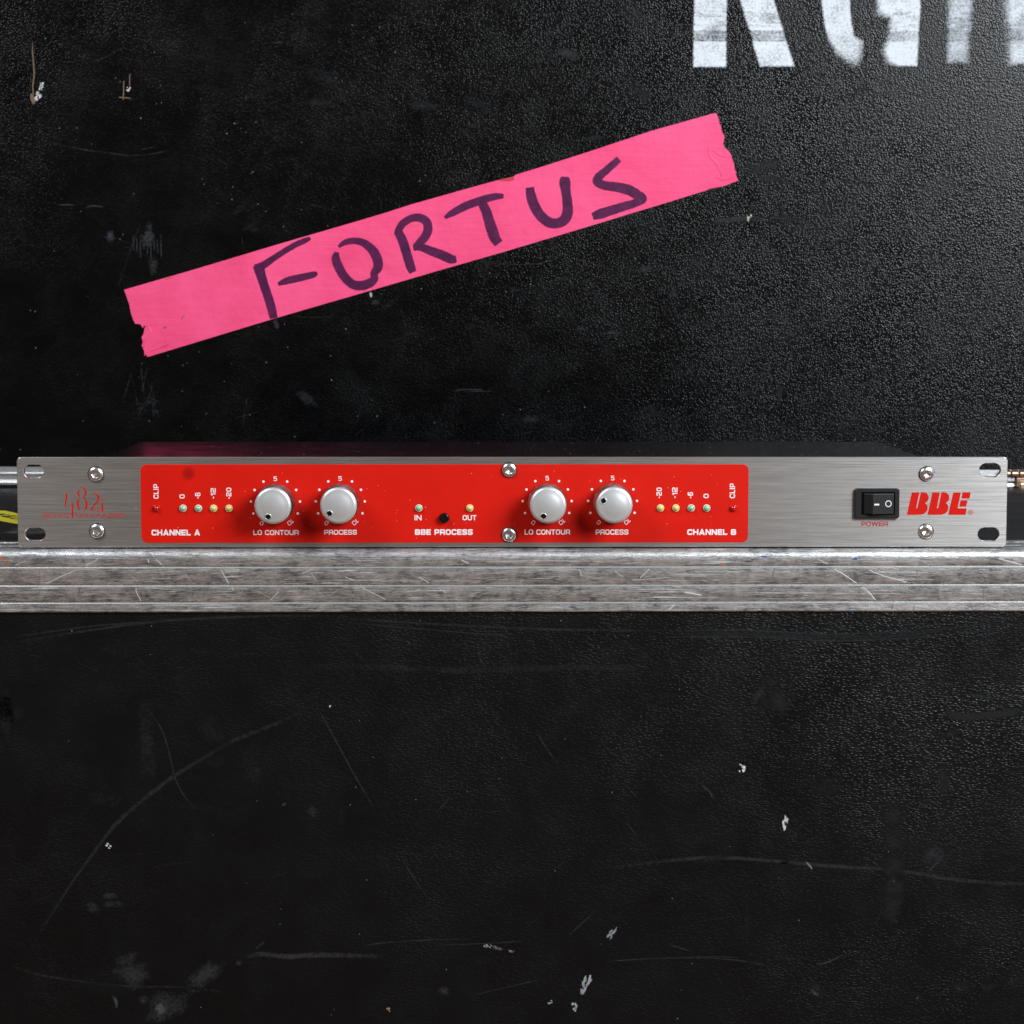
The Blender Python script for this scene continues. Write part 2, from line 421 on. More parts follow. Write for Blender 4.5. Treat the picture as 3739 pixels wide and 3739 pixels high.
m, nt, b = mat('purple_marker_ink'); M['ink'] = m
q1 = noise_tex(nt, obj_coords(nt, (1, 1, 1)), 160, 6, .7, .4)
nt.links.new(ramp(nt, q1,   .30, (.055, .004, .038), .72, (.130, .010, .080)), b.inputs['Base Color']); setp(b, rough=.5, spec=.25)
wv = noise_tex(nt, obj_coords(nt), 420, 4, .7)
at = N(nt, 'ShaderNodeAttribute', attribute_name='cover')
nt.links.new(mrange(nt, math_n(nt, 'ADD', at.outputs['Fac'], math_n(nt, 'MULTIPLY', math_n(nt, 'SUBTRACT', wv, .5), .95)), .25, .62, 0, .96), b.inputs['Alpha'])

# paint, scuffs and chips: how much of the surface they cover is stored per vertex, the grain of the board breaks them up
def cover_material(name, rough, grain, gscale, hard):
    m, nt, b = mat(name)
    at = N(nt, 'ShaderNodeAttribute', attribute_name='cover'); tc = N(nt, 'ShaderNodeAttribute', attribute_name='tint')
    nz = noise_tex(nt, obj_coords(nt, (1, 1, 1.25)), gscale, 3, .6)
    n2 = noise_tex(nt, obj_coords(nt), gscale * .12, 4, .6)
    k = math_n(nt, 'ADD', math_n(nt, 'MULTIPLY', math_n(nt, 'SUBTRACT', nz, .5), grain), math_n(nt, 'MULTIPLY', math_n(nt, 'SUBTRACT', n2, .5), grain * .7))
    al = mrange(nt, math_n(nt, 'ADD', at.outputs['Fac'], k), .5 - hard, .5 + hard, 0, 1)
    fade = math_n(nt, 'MINIMUM', math_n(nt, 'MULTIPLY', at.outputs['Fac'], 4.0), 1.0)
    nt.links.new(math_n(nt, 'MULTIPLY', al, fade), b.inputs['Alpha'])
    nt.links.new(tc.outputs['Color'], b.inputs['Base Color']); setp(b, rough=rough, spec=.25)
    bump(nt, b, nz, .35, .0003)
    return m
M['stencil_paint'] = cover_material('white_stencil_paint', .6, 1.15, 600, .34)
M['scuff'] = cover_material('scuff_marks', .6, 1.7, 520, .42)
M['soft_spot'] = cover_material('soft_spot', .5, .12, 400, .5)
M['scratch'] = plain('bright_scratch', (.78, .78, .79), .40, metal=.45)

class Cover:
    """collects patches lying on a plane y = const with a cover value and a tint per vertex"""
    def __init__(self, y, plane='xz'): self.v, self.f, self.c, self.t, self.y, self.n, self.pl = [], [], [], [], y, 0, plane
    def vert(self, x, z, c, t):
        yy = self.y - .03 - .012 * (self.n % 7)
        self.v.append((x * MM, yy * MM, z * MM) if self.pl == 'xz' else (x * MM, z * MM, -yy * MM)); self.c.append(c); self.t.append((*t, 1)); return len(self.v) - 1
    def line(self, pts, w, c, t, n=6, jit=0.0):
        """soft-edged stroke; pts may carry their own width"""
        self.n += 1
        q = smooth_line([p if len(p) > 2 else (*p, w) for p in pts], n)
        xy = [(p[0] + jit * pnoise(Vector((p[0] * .2, p[1] * .2, 3))), p[1] + jit * pnoise(Vector((p[0] * .2, p[1] * .2, 9)))) for p in q]
        ws = [max(p[2], .05) for p in q]
        A, B = ribbon2d(xy, ws); k = len(xy); rows = []
        for i in range(k):
            e = min(1, 4 * i / k + .15, 4 * (k - 1 - i) / k + .15)
            r = []
            for u in (0, .22, .5, .78, 1):
                p = A[i].lerp(B[i], u); r.append(self.vert(p.x, p.y, c * e * (0, .8, 1, .8, 0)[(0, .22, .5, .78, 1).index(u)], t))
            rows.append(r)
        for a, b in zip(rows, rows[1:]):
            for i in range(4): self.f.append((a[i], a[i + 1], b[i + 1], b[i]))
    def blob(self, x, z, rx, rz, ang, c, t, seed=0, power=1.7, rough=.45):
        self.n += 1
        ca, sa = math.cos(math.radians(ang)), math.sin(math.radians(ang)); S = 20; rings = []
        ctr = self.vert(x, z, c, t)
        for k in (.3, .55, .8, 1.0):
            r = []
            for i in range(S):
                a = 2 * math.pi * i / S; s = 1 + rough * pnoise(Vector((math.cos(a) * 1.4 + seed * 3.1, math.sin(a) * 1.4, seed)))
                px, pz = rx * k * s * math.cos(a), rz * k * s * math.sin(a)
                r.append(self.vert(x + px * ca - pz * sa, z + px * sa + pz * ca, c * max(0, 1 - k ** power) if k < 1 else 0, t))
            rings.append(r)
        for i in range(S): self.f.append((ctr, rings[0][i], rings[0][(i + 1) % S]))
        for a, b in zip(rings, rings[1:]):
            for i in range(S): j = (i + 1) % S; self.f.append((a[i], b[i], b[j], a[j]))
    def chip(self, x, z, rx, rz, ang, t, seed, c=2.4):
        rnd = random.Random(seed); ca, sa = math.cos(math.radians(ang)), math.sin(math.radians(ang))
        for k in range(9):
            u, v = rnd.uniform(-.8, .8), rnd.uniform(-.8, .8); q = rnd.uniform(.25, .55); sh = rnd.uniform(.65, 1.1)
            self.blob(x + u * rx * ca - v * rz * sa, z + u * rx * sa + v * rz * ca, max(rx * q, .22), max(rz * q * .8, .22), ang + rnd.uniform(-30, 30), c * rnd.uniform(.6, 1), tuple(i * sh for i in t), seed + k, 1.0, .8)
    def build(self, name, m, parent, kind=None):
        me = bpy.data.meshes.new(name); me.from_pydata(self.v, [], self.f)
        a = me.attributes.new('cover', 'FLOAT', 'POINT'); a.data.foreach_set('value', self.c)
        t = me.attributes.new('tint', 'FLOAT_COLOR', 'POINT'); t.data.foreach_set('color', [x for q in self.t for x in q])
        o = link(name, me, m, parent); tag(o, kind=kind); return o
def seg_dist(p, poly):
    """signed distance to a polygon, positive inside"""
    x, z = p; ins = False; best = 1e9; k = len(poly)
    for i in range(k):
        x0, z0 = poly[i][:2]; x1, z1 = poly[(i + 1) % k][:2]
        if (z0 > z) != (z1 > z) and x < (x1 - x0) * (z - z0) / (z1 - z0) + x0: ins = not ins
        dx, dz = x1 - x0, z1 - z0; L2 = dx * dx + dz * dz
        u = 0 if L2 == 0 else max(0, min(1, ((x - x0) * dx + (z - z0) * dz) / L2))
        d = math.hypot(x - x0 - u * dx, z - z0 - u * dz)
        if d < best: best = d
    return best if ins else -best
def spray(name, shapes, y, m, parent, step, tint):
    """sprayed shapes: shapes = [(polygon, softness function(x, z), density function(x, z))]"""
    allp = [p for s in shapes for p in s[0]]
    x0, x1 = min(p[0] for p in allp) - 8, max(p[0] for p in allp) + 8
    z0, z1 = min(p[1] for p in allp) - 8, max(p[1] for p in allp) + 4
    nx, nz = int((x1 - x0) / step), int((z1 - z0) / step)
    val = {}
    for i in range(nx + 1):
        for j in range(nz + 1):
            x, z = x0 + i * step, z0 + j * step; c = 0
            for poly, soft, dens in shapes:
                s = soft(x, z); d = seg_dist((x, z), poly)
                if d > -s * 1.6:
                    u = max(0, min(1, (d + s) / (2 * s))); u = u * u * (3 - 2 * u)
                    c = max(c, u * dens(x, z))
            val[i, j] = c
    vs, fs, cs, idx = [], [], [], {}
    def vid(i, j):
        if (i, j) not in idx:
            idx[i, j] = len(vs); vs.append(((x0 + i * step) * MM, (y - .05) * MM, (z0 + j * step) * MM)); cs.append(val[i, j])
        return idx[i, j]
    for i in range(nx):
        for j in range(nz):
            if max(val[i, j], val[i + 1, j], val[i, j + 1], val[i + 1, j + 1]) > .03:
                fs.append((vid(i, j), vid(i + 1, j), vid(i + 1, j + 1), vid(i, j + 1)))
    me = bpy.data.meshes.new(name); me.from_pydata(vs, [], fs)
    me.attributes.new('cover', 'FLOAT', 'POINT').data.foreach_set('value', cs)
    me.attributes.new('tint', 'FLOAT_COLOR', 'POINT').data.foreach_set('color', [x for _ in vs for x in (*tint, 1)])
    return link(name, me, m, parent)

# ================================================================== the lower flight case
case = empty('flight_case', (0, 200, 0), 'black flight case whose scratched aluminium edge carries the rack unit', 'flight case')
def local(o, root): o.matrix_parent_inverse = root.matrix_world.inverted()
bpy.context.view_layer.update()
def sub(o, root): o.parent = root; o.matrix_parent_inverse = Matrix.Translation(-root.location); return o
bm = bmesh.new(); box(bm, -470, 470, -1.5, 8, -345, -29.5)
front_panel = sub(from_bm('front_panel', bm, M['front_board']), case); bevel(front_panel, .3, 1)
bm = bmesh.new(); box(bm, -470, 470, 34.5, 640, -10.5, -1.2)
top_panel = sub(from_bm('top_panel', bm, M['top_board']), case)
# edge extrusion: flat top lip with two shallow grooves, rounded nose, face with three V grooves
prof = [(38.4, -1.2), (38.4, -.3), (37.9, 0.1), (29.4, 0.1), (29.0, -.5), (28.2, -.5), (27.8, 0.0), (14.2, 0.0), (13.8, -.5), (12.8, -.5), (12.4, 0.0)]
for i in range(0, 9):
    a = math.radians(90 + 90 * i / 8); prof.append((1.2 + 4.2 * math.cos(a), -4.2 + 4.2 * math.sin(a)))
for zc in (-8.75, -17.75, -26.2):
    prof += [(-3.0, zc + .90), (-2.78, zc + .46), (-2.40, zc + .30), (-2.48, zc + .08), (-2.74, zc - .20), (-3.0, zc - .50)]
prof += [(-3.0, -30.2), (-2.7, -30.75), (-2.1, -30.95), (-1.55, -30.95), (-1.55, -29.0), (8.5, -29.0), (8.5, -10.8), (34.2, -10.8), (34.2, -1.25)]
bm = bmesh.new(); extrude_profile(bm, prof, -470, 470)
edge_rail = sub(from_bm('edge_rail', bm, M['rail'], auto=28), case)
edge_rail.data.materials.append(plain('lit_lip', (.54, .54, .54), .38, metal=.74, var=.1, scale=200))  # upward groove facets: the bright lit line put into a separate metal colour
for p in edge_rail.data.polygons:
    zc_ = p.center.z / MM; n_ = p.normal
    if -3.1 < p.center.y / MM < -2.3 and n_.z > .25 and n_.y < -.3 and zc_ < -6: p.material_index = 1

# ================================================================== the upper case behind
WY = 395.0
lid = empty('flight_case', (0, 600, 0), 'black flight case behind with pink tape and white stencilled letters', 'flight case')
bm = bmesh.new(); box(bm, -560, 560, WY, WY + 9, 9.4, 420)
wall_panel = sub(from_bm('front_panel', bm, M['wall_board']), lid)
bp = [(WY - .8, 12.5), (WY - 1.4, 12.2), (WY - 1.5, 9.0), (WY - 2.6, 8.6), (WY - 3.0, 8.0), (WY - 2.6, 7.3), (WY - 1.6, 6.9), (WY - 1.6, 4.2), (WY - 3.2, 3.4), (WY - 3.6, 2.2), (WY - 3.4, .9), (WY - 2.6, .45), (WY + 8.8, .45), (WY + 8.8, 8.0), (WY - .2, 8.0), (WY - .2, 12.5)]
bm = bmesh.new(); extrude_profile(bm, bp, -560, 560)
back_rail = sub(from_bm('edge_rail', bm, M['rail_back'], auto=20), lid); back_rail.rotation_euler.y = math.radians(.19); back_rail.location.z += -.001

# catch at the right of the rear rail
catch = sub(empty('catch'), lid)
def into(o, root_offset=None): return o
def knuckle(x0, x1, r, y, z):
    bm = bmesh.new()
    n = 20; rows = []
    for x, rr in ((x0, r - .5), (x0 + .5, r), (x1 - .5, r), (x1, r - .5)):
        rows.append([bm.verts.new((x * MM, (y + rr * math.cos(2 * math.pi * i / n)) * MM, (z + rr * math.sin(2 * math.pi * i / n)) * MM)) for i in range(n)])
    for a, b_ in zip(rows, rows[1:]):
        for i in range(n): bm.faces.new((a[i], a[(i + 1) % n], b_[(i + 1) % n], b_[i]))
    bm.faces.new(rows[0]); bm.faces.new(rows[-1])
    return bm
kx, kz = (330.84,7.8)
for x0, x1 in ((kx - 6.5, kx - .3), (kx + .2, kx + 4.9), (kx + 5.4, kx + 10.2), (kx + 10.7, kx + 24)):
    o = from_bm('hinge_knuckle', knuckle(x0, x1, 2.5, WY - 6.2, kz + .3), M['copper'], auto=35); o.parent = catch
bm = bmesh.new(); box(bm, kx + 3.6, kx + 24, WY - 6.5, WY - 3.7, kz - 6.6, kz - 2.4)
o = from_bm('hinge_leaf', bm, M['copper']); o.parent = catch; bevel(o, .5, 2)
bm = bmesh.new(); box(bm, kx + 4.0, kx + 26, WY - 11, WY - 4.0, kz - 10.4, kz - 4.4)
o = from_bm('catch_plate', bm, M['brass']); o.parent = catch; bevel(o, 1.9, 4)
bm = bmesh.new(); box(bm, kx - 3.0, kx + 3.2, WY - 5.2, WY - 3.7, kz - 5.0, kz - 2.8); box(bm, kx - 3.0, kx + 2.6, WY - 5.0, WY - 3.7, kz - 9.0, kz - 7.4)
o = from_bm('catch_tongue', bm, M['rail_back']); o.parent = catch; bevel(o, .5, 2)

# stencilled letters
def const(v): return lambda x, z: v
letter_r1 = [(117.48,344.54),(143.36,344.61),(143.15,313.38),(142.79,270.92),(121.57,270.63),(121.74,313.33)]
letter_r2 = [(138.23,344.6),(161.44,344.66),(173.37,313.46),(186.95,271.62),(164.62,271.09),(151.47,313.4)]
zb0 = (98.31,287.37)[1]; zb1 = (98.26,294.0)[1]
def worn(base, depth=.36):
    return lambda x, z: base - (depth if zb0 < z < zb1 else .16 if zb1 <= z < zb1 + 12 and pnoise(Vector((x * .08, z * .5, 2))) > 0 else 0) + .10 * pnoise(Vector((x * .05, z * .9, 5)))
spray('painted_letter', [(letter_r1, const(1.0), worn(.80)), (letter_r2, const(1.1), worn(.78))], WY, M['stencil_paint'], wall_panel, .8, (.72, .76, .81))
gz = (98.26,295.21)[1]; gzb = (98.4,271.67)[1]
letter_g1 = [(204.05,337.58),(221.67,337.63),(222.36,313.58),(223.41,299.12),(225.73,290.68),(231.3,287.67),(230.58,277.4),(228.69,271.95),(221.06,273.14),(214.23,279.18),(209.21,287.62),(206.02,297.88),(204.11,313.54)]
letter_g2 = [(240.02,320.85),(268.45,320.92),(267.95,313.7),(266.54,271.67),(254.01,271.64),(247.45,274.41),(244.28,281.06),(247.21,290.73),(249.12,302.56),(240.99,304.47)]
gx = (245.03,313.64)[0]
spray('painted_letter', [(letter_g1, lambda x, z: .9 if z > gz else .9 + 4.2 * (gz - z) / (gz - gzb), lambda x, z: .80 if z > gz else .80 - .26 * (gz - z) / (gz - gzb)),
                         (letter_g2, lambda x, z: 1.0 if x > gx + 12 else 1.0 + 5.0 * min(1, (gx + 12 - x) / 18) * (1 if z < gz + 12 else .5), worn(.80, .22))], WY, M['stencil_paint'], wall_panel, .9, (.68, .72, .77))
letter_i = [(285.69,337.81),(301.25,337.85),(301.69,313.78),(300.54,295.69),(299.71,273.31),(286.18,273.89),(285.49,313.74)]
spray('painted_letter', [(letter_i, const(3.8), worn(.64, .14))], WY, M['stencil_paint'], wall_panel, .9, (.58, .62, .67))
letter_j = [(322.45,337.91),(352.49,337.99),(351.39,273.43),(326.78,273.37),(325.21,290.91),(323.67,306.6)]
hx = (333.35,313.86)[0]
spray('painted_letter', [(letter_j, lambda x, z: 1.5 + 9.0 * max(0, min(1, (hx - x) / 16)), worn(.70, .14))], WY, M['stencil_paint'], wall_panel, 1.0, (.64, .68, .73))

# wear on the wall board
sc = Cover(WY)
TAN = (.17, .115, .07); GREY = (.022, .023, .026); DIM = (.010, .0105, .012); WHITE = (.62, .63, .62)
sc.line([(-303.27,286.26),(-303.07,276.38),(-302.5,267.39),(-303.2,258.39),(-303.17,249.38)], 1.0, 1.4, TAN, jit=.4)
sc.blob(*(-303.72,249.38), 1.7, 3.6, 15, 1.8, TAN, 1); sc.chip(*(-301.15,250.46), 2.6, 3.6, -25, WHITE, 2); sc.chip(*(-297.94,257.77), 1.5, 2.8, -20, WHITE, 3)
sc.line([(-240.9,265.9),(-241.31,262.12),(-241.28,257.61)], .7, 1.3, TAN); sc.line([(-245.05,261.66),(-245.23,254.9),(-245.68,248.59)], .8, 1.4, TAN); sc.line([(-248.66,250.75),(-245.47,250.57),(-240.47,250.04)], .8, 1.2, TAN)
sc.chip(*(-242.12,256.26), 1.2, 1.8, -20, WHITE, 4); sc.blob(*(-166.58,250.55), 1.0, 2.6, 0, .8, GREY, 5)
sc.line([(-294.17,222.31),(-274.19,217.82),(-257.81,215.58),(-243.24,213.79),(-228.64,214.45),(-213.99,217.91)], 1.2, .55, GREY); sc.line([(-240.47,216.51),(-224.93,219.25)], 1.0, .5, GREY)
sc.line([(-288.9,182.06),(-277.49,181.89)], 1.0, .9, GREY); sc.line([(-271.12,179.9),(-266.53,181.36),(-258.78,180.65)], 1.5, .9, GREY)
sc.blob(*(-254.93,161.99), 2.6, 5.0, 0, .75, (.030, .031, .035), 6); sc.blob(*(-231.15,161.56), 5.5, 9.0, -12, .66, (.030, .031, .035), 7)
for k in range(9):
    x = 895 + 24 * k; p = (-323.47,312.2)
    sc.line([((x - 0) / 1.932 * .1793 + p[0], p[1] - (1600 + 12 * (k % 4)) / 1.932 * .1793), ((x + 4) / 1.932 * .1793 + p[0], p[1] - (1720 + 30 * (k % 3)) / 1.932 * .1793)], 1.2, .6, GREY)
for x, z, rx, rz, an, c, s in ((1030, 1830, 4, 7, 0, .5, 9), (1850, 1750, .8, 1, 0, 1.3, 8), (400, 660, 1, 2, 0, .5, 3), (570, 385, 2.4, 1.2, 30, .55, 4), (1920, 285, 4, 1.2, 8, .6, 2)):
    p = (-323.47,312.2); sc.blob(p[0] + x / 1.932 * .1793, p[1] - z / 1.932 * .1793, rx, rz, an, c, GREY, s)
sc.chip(*(158.61,174.08), 1.6, 2.0, 0, (.62, .58, .50), 11); sc.line([(132.82,171.22),(148.82,173.36),(158.61,173.72),(170.18,174.09)], 4.0, .62, GREY); sc.line([(158.62,172.31),(170.19,172.33)], 1.4, .7, GREY)
sc.blob(*(168.06,206.85), 22, 5.5, 5, .66, DIM, 12); sc.blob(*(175.25,198.95), 20, 3.5, -6, .7, DIM, 13)
sc.blob(*(110.36,125.55), 3.4, 4.6, -10, .85, GREY, 14); sc.blob(*(91.2,140.6), 7, 2.6, 10, .7, GREY, 15); sc.line([(115.27,137.96),(114.45,127.32)], 2.5, .55, GREY)
sc.line([(-18.23,145.8),(3.1,144.05),(24.43,144.96),(38.65,150.27)], .8, .7, GREY); sc.line([(-34.35,61.78),(-25.42,62.85),(-13.82,62.5)], .9, .85, GREY); sc.line([(-27.21,61.43),(-7.57,61.79)], .6, .6, GREY)
sc.blob(*(-86.88,124.33), 1.0, 1.8, 10, 1.8, (.4, .42, .44), 16); sc.blob(*(-83.7,119.2), 3.4, 2.2, 20, .8, GREY, 17)
sc.blob(*(41.84,278.71), 9, 4, -15, .55, GREY, 18); sc.blob(*(70.9,99.77), 6, 1.4, 0, .65, GREY, 19); sc.blob(*(49.48,102.42), 4, 1.2, 0, .55, GREY, 20)
sc.blob(*(57.93,225.11), 8, 2.2, 12, .6, DIM, 31); sc.line([(-252.61,122.61),(-243.38,149.99),(-234.23,172.89)], .8, .4, GREY)
for k in range(16):
    p = (-231.27,59.61); sc.line([(p[0] + random.gauss(0, 6), p[1] + random.uniform(-10, 20)) for _ in range(1)] * 1 + [(p[0] + random.gauss(0, 7), p[1] - random.uniform(0, 24))], random.uniform(.8, 2), random.uniform(.3, .48), GREY)
for k in range(60):
    x, z = random.uniform(-330, 330), random.uniform(14, 310); a = random.choice((0, 3.0, 1.5)) + random.gauss(0, .5); l = random.uniform(4, 30)
    sc.line([(x, z), (x + l * .5 * math.cos(a), z + l * .5 * math.sin(a) + random.gauss(0, 1)), (x + l * math.cos(a), z + l * math.sin(a))], random.uniform(.4, .9), random.uniform(.22, .42), GREY)
for k in range(240):
    sc.blob(random.uniform(-330, 330), random.uniform(14, 310), random.uniform(.25, .6), random.uniform(.25, .6), random.uniform(0, 180), random.uniform(.7, 1.5), (.16, .165, .175), k)
for k in range(26):
    sc.blob(random.uniform(-330, 330), random.uniform(14, 310), random.uniform(3, 16), random.uniform(1.5, 6), random.uniform(-40, 40), random.uniform(.36, .5), DIM, k)
o = sc.build('scuff_marks', M['scuff'], wall_panel, 'stuff')

# wear on the lower board
lc = Cover(-1.5)
LG = (.0135, .0137, .0145); CH = (.66, .65, .62); SM = (.0050, .0052, .0056); PALE = (.0225, .023, .0245)
lc.line([(-97.1,-76.69,1.6),(-116.29,-85.97,2.6),(-138.93,-95.26,2.8),(-152.55,-103.47,2.8),(-166.19,-111.7,2.8),(-179.86,-122.04,2.8),(-193.58,-133.96,2.8),(-201.85,-143.61,2.4),(-207.85,-151.89,2.2),(-216.63,-163.87,1.6),(-225.92,-178.18,2.0),(-231.97,-187.43,2.2),(-237.11,-196.41,1.2)], 2.5, .86, LG)
lc.line([(-97.1,-76.69),(-89.24,-90.78),(-78.06,-111.89),(-68.63,-128.28)], 1.0, .9, (.018, .018, .019))
lc.line([(-179.3,-78.73),(-173.11,-87.69),(-169.45,-98.22),(-166.2,-112.89),(-161.35,-122.54),(-154.2,-130.65)], .7, .9, (.020, .021, .022))
lc.chip(*(-199.18,-146.75), 1.6, 1.2, -30, CH, 1); lc.chip(*(-90.06,-77.61), .6, .6, 0, CH, 2); lc.blob(*(-147.99,-141.44), .5, .5, 0, 2.2, PALE, 3)
lc.blob(*(-188.11,-211.08), 11, 9, 0, .86, PALE, 4); lc.blob(*(-190.91,-203.53), 7, 3.6, 20, .8, PALE, 5); lc.blob(*(-152.82,-211.85), 13, 6, 38, .80, PALE, 6)
lc.blob(*(-171.67,-227.64), 14, 8, 30, .76, PALE, 7); lc.blob(*(-174.87,-229.03), 3.2, 3.4, 0, .95, (.06, .06, .062), 8); lc.blob(*(-183.01,-224.33), 3, 2.4, 0, .7, PALE, 9)
lc.line([(-133.16,-202.89),(-124.51,-201.43),(-111.77,-202.68),(-99.02,-202.07),(-77.89,-202.33),(-64.4,-202.93)], 3.2, .80, PALE); lc.line([(-128.13,-199.18),(-122.63,-194.93)], 1.6, .8, PALE); lc.blob(*(-135.92,-205.67), 2.4, 1.6, 30, .75, PALE, 10)
lc.line([(-249.98,-205.94),(-235.54,-211.1),(-212.89,-215.09),(-190.19,-217.41),(-162.9,-218.06),(-140.17,-220.94)], 1.6, .62, (.018, .018, .018)); lc.line([(-198.89,-221.48,0.6),(-196.84,-224.47,2.2),(-196.36,-228.95,1.0)], 2, 1.1, (.04, .04, .042))
lc.blob(*(-207.78,-177.31), 5, 3, -35, .62, PALE, 11); lc.blob(*(-198.64,-172.06), 5, 2, 0, .6, PALE, 12); lc.blob(*(-196.88,-175.95), 8, 2, 0, .55, PALE, 13)
lc.blob(*(-179.54,-96.83), 6, 26, 2, .62, (.010, .010, .010), 14); lc.blob(*(-148.78,-88.65), 9, 17, 20, 1.0, (.0035, .0035, .0035), 15); lc.blob(*(-129.1,-106.09), 9, 13, 20, .6, (.010, .010, .010), 16)
lc.blob(*(-248.66,-83.9), 5, 17, 0, 1.0, (.0035, .0035, .0035), 17); lc.blob(*(-98.54,-130.51), 5, 3, -30, .6, (.016, .016, .018), 18); lc.blob(*(-113.0,-126.33), 1.6, 1, 30, 1, PALE, 19)
for a in ([(11.14,-90.06),(15.86,-98.14),(22.04,-106.6)], [(56.58,-118.63),(60.87,-123.25)], [(55.75,-135.78),(60.98,-142.63)], [(-51.74,-148.8),(-44.77,-156.21)], [(-56.02,-151.84),(-48.61,-164.35),(-41.36,-174.75)], [(-38.68,-197.06),(-15.88,-196.48),(9.85,-194.98)], [(-38.54,-131.12),(-30.36,-121.93)], [(27.0,-192.9),(33.37,-186.87),(39.74,-180.85)], [(44.41,-206.0),(59.03,-204.84),(98.54,-203.39),(114.84,-204.37)], [(-77.87,-198.14),(-64.19,-195.86),(-41.41,-194.54),(-19.53,-194.14)], [(76.35,-196.78),(90.11,-201.49)], [(-21.38,-223.05),(-8.58,-219.82),(13.35,-214.76)]):
    lc.line(a, .8, .80, (.018, .0185, .020))
lc.chip(*(48.46,-191.76), 1.3, 4.4, -28, (.26, .27, .29), 20); lc.chip(*(35.76,-217.46), 1.7, 5.0, -14, (.34, .35, .37), 21); lc.chip(*(30.03,-229.04), 1.5, 2.6, -15, (.45, .47, .48), 22); lc.chip(*(18.13,-226.19), 1.2, 1.0, 0, (.35, .36, .38), 23)
lc.chip(*(-12.69,-197.89), 2.2, 1.0, -12, (.34, .35, .37), 71); lc.chip(*(-7.67,-198.84), 2.6, .7, -14, (.20, .205, .22), 72, 1.5); lc.chip(*(-0.82,-200.44), 1.8, .6, -12, (.22, .225, .24), 73, 1.6); lc.chip(*(-62.05,-229.91), 1.2, 1.4, 0, (.34, .24, .13), 24); lc.blob(*(-34.62,-220.39), 4, 2.4, 0, .7, PALE, 25)
lc.line([(48.1,-159.06),(54.47,-157.69),(76.33,-154.97),(94.55,-153.63),(110.96,-153.86),(127.4,-155.21),(146.59,-157.11),(165.79,-158.46),(183.16,-159.44),(195.07,-160.96),(213.42,-164.17),(231.76,-166.27),(253.03,-167.07),(277.57,-166.21)], 2.4, .88, (.0155, .0155, .016))
lc.line([(144.56,-155.81,0.8),(146.78,-157.95,1.2),(147.71,-159.53,0.6)], 1, 1.3, (.14, .14, .145))
lc.chip(*(112.18,-108.17), 1.9, 2.6, 10, CH, 26); lc.chip(*(134.12,-135.7), 1.3, 3.6, -22, CH, 27)
for z in (720, 860, 1000, 1130, 1220):
    p = (188.16,-67.3); lc.blob(p[0], p[1] - z * .0909, 7.5, 9.5, 0, .95, SM, z)
lc.blob(*(150.08,-219.45), 8, 3.2, -38, .62, (.011, .011, .0115), 28); lc.blob(*(149.65,-221.79), 3.4, 1.4, -38, .9, (.06, .062, .064), 29); lc.line([(150.4,-207.95),(157.25,-205.92),(164.08,-202.39)], 1.2, .9, PALE)
lc.line([(204.23,-161.54),(208.73,-157.19),(213.66,-151.64)], 1.6, .75, PALE); lc.blob(*(207.74,-153.01), 9, 6, 30, .5, (.016, .016, .018), 30)
lc.line([(76.65,-204.25),(94.95,-204.03),(113.27,-205.58),(127.04,-208.15)], 1.0, .8, (.018, .018, .019)); lc.line([(211.1,-81.08),(221.14,-83.39),(239.31,-82.05),(253.81,-78.86)], 5.0, 1.1, (.0055, .0056, .006)); lc.line([(224.58,-72.39),(237.34,-74.25)], 2.4, .6, PALE)
lc.line([(92.44,-117.15),(96.56,-120.38),(98.41,-124.26)], 1.2, .7, PALE); lc.blob(*(222.63,-219.24), 8, 3.4, -10, .95, (.005, .005, .005), 32); lc.blob(*(236.42,-219.29), 6, 3.8, 0, .95, (.005, .005, .005), 33); lc.line([(218.48,-218.48),(224.51,-221.87)], .9, .9, PALE)
lc.blob(*(212.58,-115.11), 4, 10, 0, .8, (.008, .008, .008), 34); lc.blob(*(130.19,-75.44), 6, 9, 20, .85, (.006, .006, .006), 35); lc.blob(*(121.08,-71.76), 3, 7, -35, .7, (.011, .011, .0115), 36); lc.blob(*(187.65,-184.56), 4, 2, -20, .7, PALE, 37); lc.blob(*(115.87,-189.92), 2.4, 14, 0, .55, (.010, .010, .010), 38)
for a, wd in (([(57.94,-40.52),(83.76,-40.21),(109.6,-40.16),(135.48,-41.32),(152.74,-42.3),(170.0,-41.89),(204.51,-40.19),(250.37,-34.34)], 1.0), ([(57.95,-43.39),(83.78,-43.42),(126.88,-43.91),(152.78,-45.51),(178.67,-45.03),(213.19,-42.73),(250.44,-37.56)], 1.0), ([(-243.49,-45.93),(-214.71,-40.98),(-178.75,-36.04),(-151.8,-34.07),(-115.86,-32.85),(-77.02,-33.08)], 1.6), ([(-245.23,-43.2),(-205.69,-37.82),(-169.76,-35.14)], 1.2), ([(-90.39,-33.88),(-54.41,-36.01),(-18.39,-38.05),(26.69,-39.93),(83.76,-40.46)], 1.6), ([(-90.4,-35.24),(-45.42,-39.38),(-9.38,-42.43),(-0.36,-42.35)], .9)):
    lc.line(a, wd, .80, (.013, .0135, .014))
lc.line([(66.55,-41.92),(109.62,-41.98),(152.76,-43.77),(187.28,-43.13),(230.39,-37.97)], 3.4, .72, (.007, .0072, .0076))
lc.line([(-117.56,-58.38),(-72.52,-57.99),(-27.43,-59.89),(26.75,-58.6),(81.0,-59.14)], 4.2, .42, (.014, .014, .015)); lc.line([(83.89,-57.93),(123.58,-57.99)], 3, .42, (.014, .014, .015))
